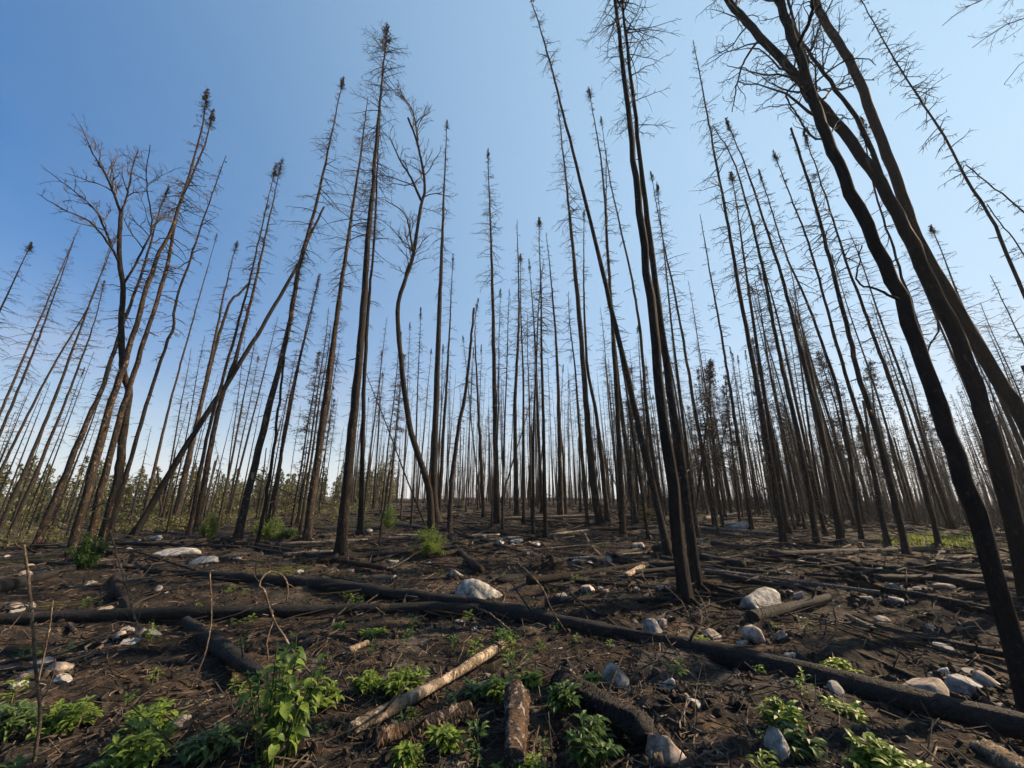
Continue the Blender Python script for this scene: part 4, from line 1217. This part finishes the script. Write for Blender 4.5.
def weed(x, y, w, h, mat, label, name='weed', nst=None, leaf=None, group='green weeds sprouting from the burnt ground', cat='plant'):
    r = np.random.default_rng(int(x * 5 + y) + 40)
    p, t = hit(x, y + h * .5)
    rw = w * t / F / 2; hh = max(h * t / F * .95, .07)
    nst = nst or int(8 + w * .4)
    az = r.uniform(0, 6.28, nst); sp = np.sqrt(r.random(nst)) * rw
    root0 = np.stack([np.cos(az) * sp * .45, np.sin(az) * sp * .45, np.zeros(nst)], -1)
    g = ground_fine(root0[:, 0] + p[0], root0[:, 1] + p[1]) - p[2]
    root0[:, 2] = g - .02
    tip = np.stack([np.cos(az) * sp, np.sin(az) * sp, hh * r.uniform(.5, 1.05, nst) * (1 - .35 * (sp / rw) ** 2) + g], -1)
    mid = (root0 + tip) / 2 + np.array([0, 0, hh * .15])
    S = np.stack([root0, mid, tip], 1)
    ms = MB(); ms.tubes(S, np.array([.004, .003, .0015])[None] * np.ones((nst, 1)), 4)
    per = 11; n = nst * per; q = np.repeat(np.arange(nst), per)
    tt = r.uniform(.35, 1.02, n)[:, None]
    pos = (1 - tt) ** 2 * S[q, 0] + 2 * tt * (1 - tt) * S[q, 1] + tt ** 2 * S[q, 2]
    a2 = r.uniform(0, 6.28, n)
    d = np.stack([np.cos(a2), np.sin(a2), r.uniform(-.25, .55, n)], -1)
    lf = (leaf or .07) * r.uniform(.6, 1.3, n)
    ml = MB(); scatter(ml, LEAFV, None, LEAFT, pos, basis(d, np.array([0, 0, 1.])), lf)
    o = link(name, None, None, None, p, label, cat, group)
    link('stem', ms.mesh('stem'), M[mat], o)
    link('foliage', ml.mesh('foliage', False), M[mat], o, kind='stuff')
    return o
for a in [
    (60, 719, 52, 36, 'leaf', 'bright weed clump right of the tall upright stick'), (4, 722, 34, 42, 'leaf_blue', 'dull weed clump left of the tall upright stick'),
    (152, 712, 40, 30, 'leaf', 'bright yellow-green weed clump on open dirt'), (132, 748, 62, 42, 'leaf', 'wide low weed clump below the bright yellow-green one'),
    (210, 742, 50, 26, 'leaf_blue', 'bluish ground-hugging weed beside the broad-leaved plant'), (322, 692, 32, 24, 'leaf', 'weed clump touching the broad-leaved plant'),
    (368, 684, 30, 18, 'leaf', 'small weed, left one of two before the long log'), (402, 680, 42, 26, 'leaf', 'feathery weed above the bleached tan log'),
    (372, 630, 22, 9, 'leaf', 'sprig of weed just below the long straight log'), (338, 628, 12, 9, 'leaf', 'tiny sprig left of another below the long log'),
    (444, 741, 28, 22, 'leaf', 'small leafy weed beside the curved pale stick'), (408, 757, 20, 20, 'leaf', 'small bright weed in front of the split scorched log'),
    (500, 690, 30, 20, 'leaf', 'weed growing around the flat-topped brown stone'), (476, 690, 22, 14, 'leaf_blue', 'weed sprig left of the flat-topped brown stone'),
    (593, 742, 52, 44, 'leaf_dark', 'rich green ferny weed under the short thick log'), (563, 706, 24, 24, 'leaf_dark', 'dark weed beside the upper end of the short thick log'),
    (520, 768, 46, 20, 'leaf', 'weed rosette at the foot of the reddish split log'), (785, 720, 36, 24, 'leaf', 'bright weed under the longest trunk'),
    (800, 745, 30, 26, 'leaf_blue', 'dull green weed beside the upright grey stone'), (843, 708, 28, 13, 'leaf', 'thin bright weed sprig under the longest trunk'),
    (888, 756, 56, 24, 'leaf', 'ferny low weed on the dark shaded dirt'), (505, 636, 26, 12, 'leaf_dark', 'dark weed before the crossing of two logs'),
    (530, 682, 16, 12, 'leaf', 'tiny weed above the reddish split log'), (838, 667, 34, 7, 'grass', 'low mossy tuft along the longest trunk'),
    (592, 684, 10, 8, 'leaf', 'tiny sprig beside the blocky grey stone'), (700, 645, 16, 6, 'grass', 'small green tuft above the longest trunk by a pale stone'),
    (880, 768, 40, 14, 'leaf', 'cut-off weed below the ferny low one')]:
    weed(*a)
def sprouts():
    r = np.random.default_rng(61)
    protos_ = []
    for k in range(4):
        n = 22; a = r.uniform(0, 6.28, n); q = r.random(n)
        pos = np.stack([np.cos(a) * .03 * q, np.sin(a) * .03 * q, .02 + .09 * r.random(n)], -1)
        d = np.stack([np.cos(a), np.sin(a), r.uniform(-.1, .7, n)], -1)
        mb = MB(); scatter(mb, LEAFV, None, LEAFT, pos, basis(d, np.array([0, 0, 1.])), r.uniform(.025, .06, n))
        st = np.array([[[0, 0, -.03], [.004, 0, .05], [0, .006, .11]]]); mb.tubes(st, np.array([[.003, .0025, .001]]), 4)
        me = mb.mesh('sprout', False); me.materials.append(M[['leaf', 'leaf', 'leaf_dark', 'leaf_blue'][k]]); protos_.append(me)
    for k in range(90):
        a = r.uniform(-.92, .8); d = 2.75 + 7 * r.random() ** 1.4
        if r.random() < .5: a = r.uniform(-.9, .15)
        x, y = d * math.sin(a), d * math.cos(a)
        o = link('sprout', protos_[k % 4], None, None, (x, y, float(ground_fine(x, y))), 'tiny green sprout pushing up through the burnt dirt', 'sprout', 'tiny sprouts on the burnt dirt')
        s = r.uniform(.5, 1.5); o.scale = (s, s, s); o.rotation_euler = (0, 0, r.uniform(0, 6.28))
sprouts()
def bush(x, y, w, h, mat, label, leaf=.08, n=2000):
    r = np.random.default_rng(int(x * 3 + y) + 4)
    p, t = hit(x, y + h * .5)
    rw = w * t / F / 2; hh = h * t / F
    ns = 16
    az = r.uniform(0, 6.28, ns); u = np.sqrt(r.random(ns))
    tip = np.stack([np.cos(az) * u * rw, np.sin(az) * u * rw, hh * r.uniform(.45, 1.0, ns) * (1 - .55 * u * u)], -1)
    S = np.stack([np.zeros((ns, 3)) - [0, 0, .05], tip * [.35, .35, .5], tip], 1)
    ms = MB(); ms.tubes(S, np.array([.008, .006, .003])[None] * np.ones((ns, 1)), 4)
    q = r.integers(0, ns, n); tt = r.uniform(.2, 1.05, n)[:, None]
    pos = (1 - tt) ** 2 * S[q, 0] + 2 * tt * (1 - tt) * S[q, 1] + tt ** 2 * S[q, 2] + r.normal(0, rw * .12, (n, 3)) * [1, 1, .7]
    pos[:, 2] = np.maximum(pos[:, 2], .02)
    d = norm(r.normal(0, 1, (n, 3)) * [1, 1, .5])
    ml = MB(); scatter(ml, LEAFV, None, LEAFT, pos, basis(d, np.array([0, 0, 1.])), leaf * r.uniform(.6, 1.3, n))
    o = link('shrub', None, None, None, p, label, 'shrub', 'green shrubs among the trunks')
    link('stem', ms.mesh('stem'), M['twig'], o); link('foliage', ml.mesh('foliage', False), M[mat], o, kind='stuff')
for a in [(430, 541, 38, 34, 'leaf', 'round green shrub at the foot of the sinuous birch'), (388, 516, 22, 24, 'leaf', 'small bright shrub behind the pale-footed sapling'),
          (84, 547, 30, 44, 'leaf_dark', 'dark leafy shrub between two stout brown spruces'), (266, 528, 30, 22, 'leaf', 'green shrub at the foot of the bowed thin spruce'),
          (208, 524, 22, 30, 'leaf_dark', 'shrub behind the double-topped brown spruce'), (282, 532, 22, 16, 'leaf_dark', 'low dark shrub right of another green shrub'),
          (98, 515, 22, 34, 'undergrowth', 'yellowish shrub behind the dark leafy one'), (165, 503, 26, 26, 'leaf_yellow', 'orange-yellow shrub seen past the leaning trunk'),
          (645, 512, 16, 22, 'undergrowth', 'yellow-green shrub far behind the slanting spruce')]:
    bush(*a)
bush(360, 522, 40, 8, 'leaf', 'low spreading green patch behind the tallest spruce', .05, 500)

def broad_plant():
    """the leafy plant with big leaves: each leaf its own part"""
    r = np.random.default_rng(3)
    p, t = hit(272, 764)
    o = link('broadleaf_plant', None, None, None, p, 'tall broad-leaved green plant with a few yellow leaves', 'plant')
    s = t / F
    stems = []
    for k in range(15):
        x = r.uniform(-48, 46) * s; yy = r.uniform(-.25, .3); z = r.uniform(.45, 1.0) * 112 * s
        if k == 0: x, z = -2 * s, 112 * s
        S = np.array([[x * .3, yy * .4, -.05], [x * .6 + r.normal(0, .02), yy * .7, z * .5], [x, yy, z]])
        stems.append(S)
    ms = MB(); ms.tubes(np.array(stems), np.array([.007, .005, .003])[None] * np.ones((15, 1)), 5)
    link('stem', ms.mesh('stem'), M['leaf_dark'], o)
    # a leaf with a fold along its rib and a drooping tip
    u = np.linspace(0, 1, 6); wd = np.array([.02, .26, .34, .28, .15, .0])
    V = []
    for i in range(6):
        zz = .12 * math.sin(u[i] * 2.2) - .32 * u[i] ** 2
        V += [[u[i], -wd[i], zz + wd[i] * .3], [u[i], 0, zz], [u[i], wd[i], zz + wd[i] * .3]]
    q = []
    for i in range(5):
        a = i * 3
        q += [[a, a + 1, a + 4, a + 3], [a + 1, a + 2, a + 5, a + 4]]
    mes = []
    for mt in ('leaf_dark', 'leaf', 'leaf_yellow'):
        mb = MB(); mb.add(np.array(V), np.array(q)); me = mb.mesh('leaf'); me.materials.append(M[mt]); mes.append(me)
    for k in range(230):
        S = stems[r.integers(0, 15)]; tt = r.uniform(.3, 1.0)
        c = (1 - tt) ** 2 * S[0] + 2 * tt * (1 - tt) * S[1] + tt ** 2 * S[2]
        me = mes[2] if k in (7, 31, 64, 90) else mes[0 if r.random() < .55 else 1]
        lf = bpy.data.objects.new('leaf', me); col.objects.link(lf); lf.parent = o
        lf.location = c
        sz = r.uniform(.05, .105) * (1.15 - .3 * tt)
        lf.scale = (sz, sz, sz)
        lf.rotation_euler = (r.normal(0, .3), r.uniform(-.3, .7), r.uniform(0, 6.28))
broad_plant()

def grass_patch():
    r = np.random.default_rng(17)
    mb = MB()
    P = []
    for (x0, x1, y0, y1, n) in [(900, 930, 540, 546, 260), (938, 958, 537, 548, 700)]:
        for k in range(24):
            p, t = hit(r.uniform(x0, x1), r.uniform(y0, y1))
            m = n // 24
            P.append(p + np.stack([r.normal(0, .45, m), r.normal(0, .45, m), np.zeros(m)], -1))
    P = np.concatenate(P); P[:, 2] = ground_fine(P[:, 0], P[:, 1]) - .01
    n = len(P)
    h = r.uniform(.06, .24, n); a = r.uniform(0, 6.28, n); w = .008
    d = np.stack([np.cos(a), np.sin(a), np.zeros(n)], -1); b = r.normal(0, .08, (n, 3)) * [1, 1, 0]
    V = np.stack([P - d * w, P + d * w, P + b * .4 + d * w * .8 + np.array([0, 0, 1.]) * (h * .6)[:, None], P + b * .4 - d * w * .8 + np.array([0, 0, 1.]) * (h * .6)[:, None], P + b + np.array([0, 0, 1.]) * h[:, None]], 1)
    off = (np.arange(n) * 5)[:, None]
    mb.add(V.reshape(-1, 3), np.array([[0, 1, 2, 3]]) + off, np.array([[3, 2, 4]]) + off)
    link('grass', mb.mesh('grass', False), M['grass'], kind='stuff', label='patches of fresh green grass at the edge of the burn', cat='grass')
grass_patch()

# ------------------------------------------------------------------ loose litter on the ground
def litter():
    r = np.random.default_rng(23)
    def pts(n, dmin=1.9, dmax=17, pw=1.7):
        a = r.uniform(-1.08, 1.08, n); d = dmin + (dmax - dmin) * r.random(n) ** pw
        x, y = d * np.sin(a), d * np.cos(a)
        return np.stack([x, y, ground_fine(x, y)], -1), d
    mb = MB(); n = 8000
    P, d = pts(n)
    sz = (.004 + .03 * r.random(n) ** 3) * (1 + d / 9)
    rk = [o for o in bpy.data.objects if o.name.split('.')[0] == 'rock']
    E = []
    for o in rk:                              # dirt packed around each stone
        rx, ry = o.dimensions.x / 2, o.dimensions.y / 2
        aa = r.uniform(0, 6.28, 34); q = r.uniform(.85, 1.25, 34)
        E.append(np.stack([o.location.x + np.cos(aa) * rx * q, o.location.y + np.sin(aa) * ry * q], -1))
    for o in bpy.data.objects:
        if o.parent is None and o.get('category') == 'tree' and o.location.length < 17:
            aa = r.uniform(0, 6.28, 46); q = r.uniform(.12, .5, 46)
            E.append(np.stack([o.location.x + np.cos(aa) * q, o.location.y + np.sin(aa) * q], -1))
    E = np.concatenate(E)
    E = np.column_stack([E, ground_fine(E[:, 0], E[:, 1])])
    P = np.concatenate([P, E]); sz = np.concatenate([sz, r.uniform(.012, .04, len(E)) * (1 + np.hypot(E[:, 0], E[:, 1]) / 10)]); n = len(P)
    P[:, 2] += sz * .2
    scatter(mb, rock_shape(r, IV2, .4, 3) * [1, .8, .7], None, IF2, P, rand_rot(r, n), sz)
    link('charred_clods', mb.mesh('charred_clods', False), M['clod'], kind='stuff', label='charred clods and cinders covering the burnt ground', cat='debris')
    mb = MB(); n = 16000
    P, d = pts(n)
    V = np.array([[-1, -.3, -.08], [1, -.22, -.08], [1.1, .2, -.08], [-.9, .3, -.08], [-1, -.3, .08], [1, -.22, .08], [1.1, .2, .08], [-.9, .3, .08]])
    Q = np.array([[0, 3, 2, 1], [4, 5, 6, 7], [0, 1, 5, 4], [1, 2, 6, 5], [2, 3, 7, 6], [3, 0, 4, 7]])
    a = r.uniform(0, 6.28, n)
    dd = np.stack([np.cos(a), np.sin(a), r.normal(0, .25, n)], -1)
    up = norm(np.stack([r.normal(0, .4, n), r.normal(0, .4, n), np.ones(n)], -1))
    sz = (.004 + .024 * r.random(n) ** 3.2) * (1 + d / 11)
    V = V * [1, .8, 1.6]
    P[:, 2] += .006
    scatter(mb, V, Q, None, P, basis(dd, up), sz)
    link('wood_chips', mb.mesh('wood_chips', False), M['chip'], kind='stuff', label='flakes of bark and wood chips littering the ground', cat='debris')
    mb = MB(); n = 12000
    P, d = pts(n, 1.9, 26)
    a = r.uniform(0, 6.28, n); L = r.uniform(.06, .55, n) ** 1.2
    s = np.linspace(-.5, .5, 4)
    dr = np.stack([np.cos(a), np.sin(a), np.where(r.random(n) < .12, r.uniform(.3, 1.2, n), r.normal(.08, .16, n))], -1)
    C = P[:, None] + (L[:, None] * s)[..., None] * dr[:, None] + r.normal(0, .085, (n, 4, 3)) * L[:, None, None]
    C[..., 2] = np.maximum(C[..., 2], ground_fine(C[..., 0], C[..., 1]) + .002)
    rad = r.uniform(.0018, .0055, n) * (1 + d / 12)
    mb.tubes(C, rad[:, None] * np.array([1, .9, .75, .45])[None], 3)
    link('fallen_twigs', mb.mesh('fallen_twigs', False), M['litter_twig'], kind='stuff', label='countless fallen twigs littering the burnt ground', cat='debris')
litter()
def tangle():
    r = np.random.default_rng(29)
    n = 7500
    a = r.uniform(-1.0, 1.0, n); d = 6 + 38 * r.random(n) ** 1.15
    keep = ((a > -.25) | (r.random(n) < .5)) & (vnoise(d * np.sin(a) / 2.2, d * np.cos(a) / 2.2, 77) > -.35); a, d = a[keep], d[keep]; n = len(a)
    x, y = d * np.sin(a), d * np.cos(a)
    az = r.uniform(0, 6.28, n); L = (.3 + 2.0 * r.random(n) ** 2.4) * (.5 + np.minimum(d, 20) / 40)
    s = np.linspace(-.5, .5, 6)
    C = np.stack([x[:, None] + L[:, None] * s * np.cos(az)[:, None], y[:, None] + L[:, None] * s * np.sin(az)[:, None], np.zeros((n, 6))], -1)
    C[..., :2] += r.normal(0, .03, (n, 6, 2)) * L[:, None, None]
    rad = (.006 + .026 * r.random(n) ** 2) * (.5 + d / 26)
    tilt = np.abs(r.normal(0, .10, n))
    C[..., 2] = ground(C[..., 0], C[..., 1]) + rad[:, None] * .4 + (tilt * L)[:, None] * (s + .5)
    mb = MB(); mb.tubes(C, rad[:, None] * np.linspace(1, .4, 6)[None], 3)
    link('fallen_branches', mb.mesh('fallen_branches', False), M['branch_litter'], kind='stuff', label='tangle of thin charred fallen branches between the trunks', cat='debris')
tangle()

# ------------------------------------------------------------------ smoky air
def haze():
    m = bpy.data.materials.new('thin_smoky_air'); m.use_nodes = True
    nt = m.node_tree
    for n in list(nt.nodes):
        if n.type != 'OUTPUT_MATERIAL': nt.nodes.remove(n)
    v = nt.nodes.new('ShaderNodeVolumePrincipled')
    v.inputs['Color'].default_value = (.86, .88, .92, 1); v.inputs['Density'].default_value = .0004; v.inputs['Anisotropy'].default_value = .3
    nt.links.new(v.outputs[0], nt.nodes['Material Output'].inputs['Volume'])
    L, z0, z1 = 430, -6, 34
    V = [(x, y, z) for z in (z0, z1) for x, y in ((-L, -L), (L, -L), (L, L), (-L, L))]
    me = bpy.data.meshes.new('haze')
    me.from_pydata(V, [], [(3, 2, 1, 0), (4, 5, 6, 7), (0, 1, 5, 4), (1, 2, 6, 5), (2, 3, 7, 6), (3, 0, 4, 7)])
    link('haze', me, m, kind='stuff')
haze()
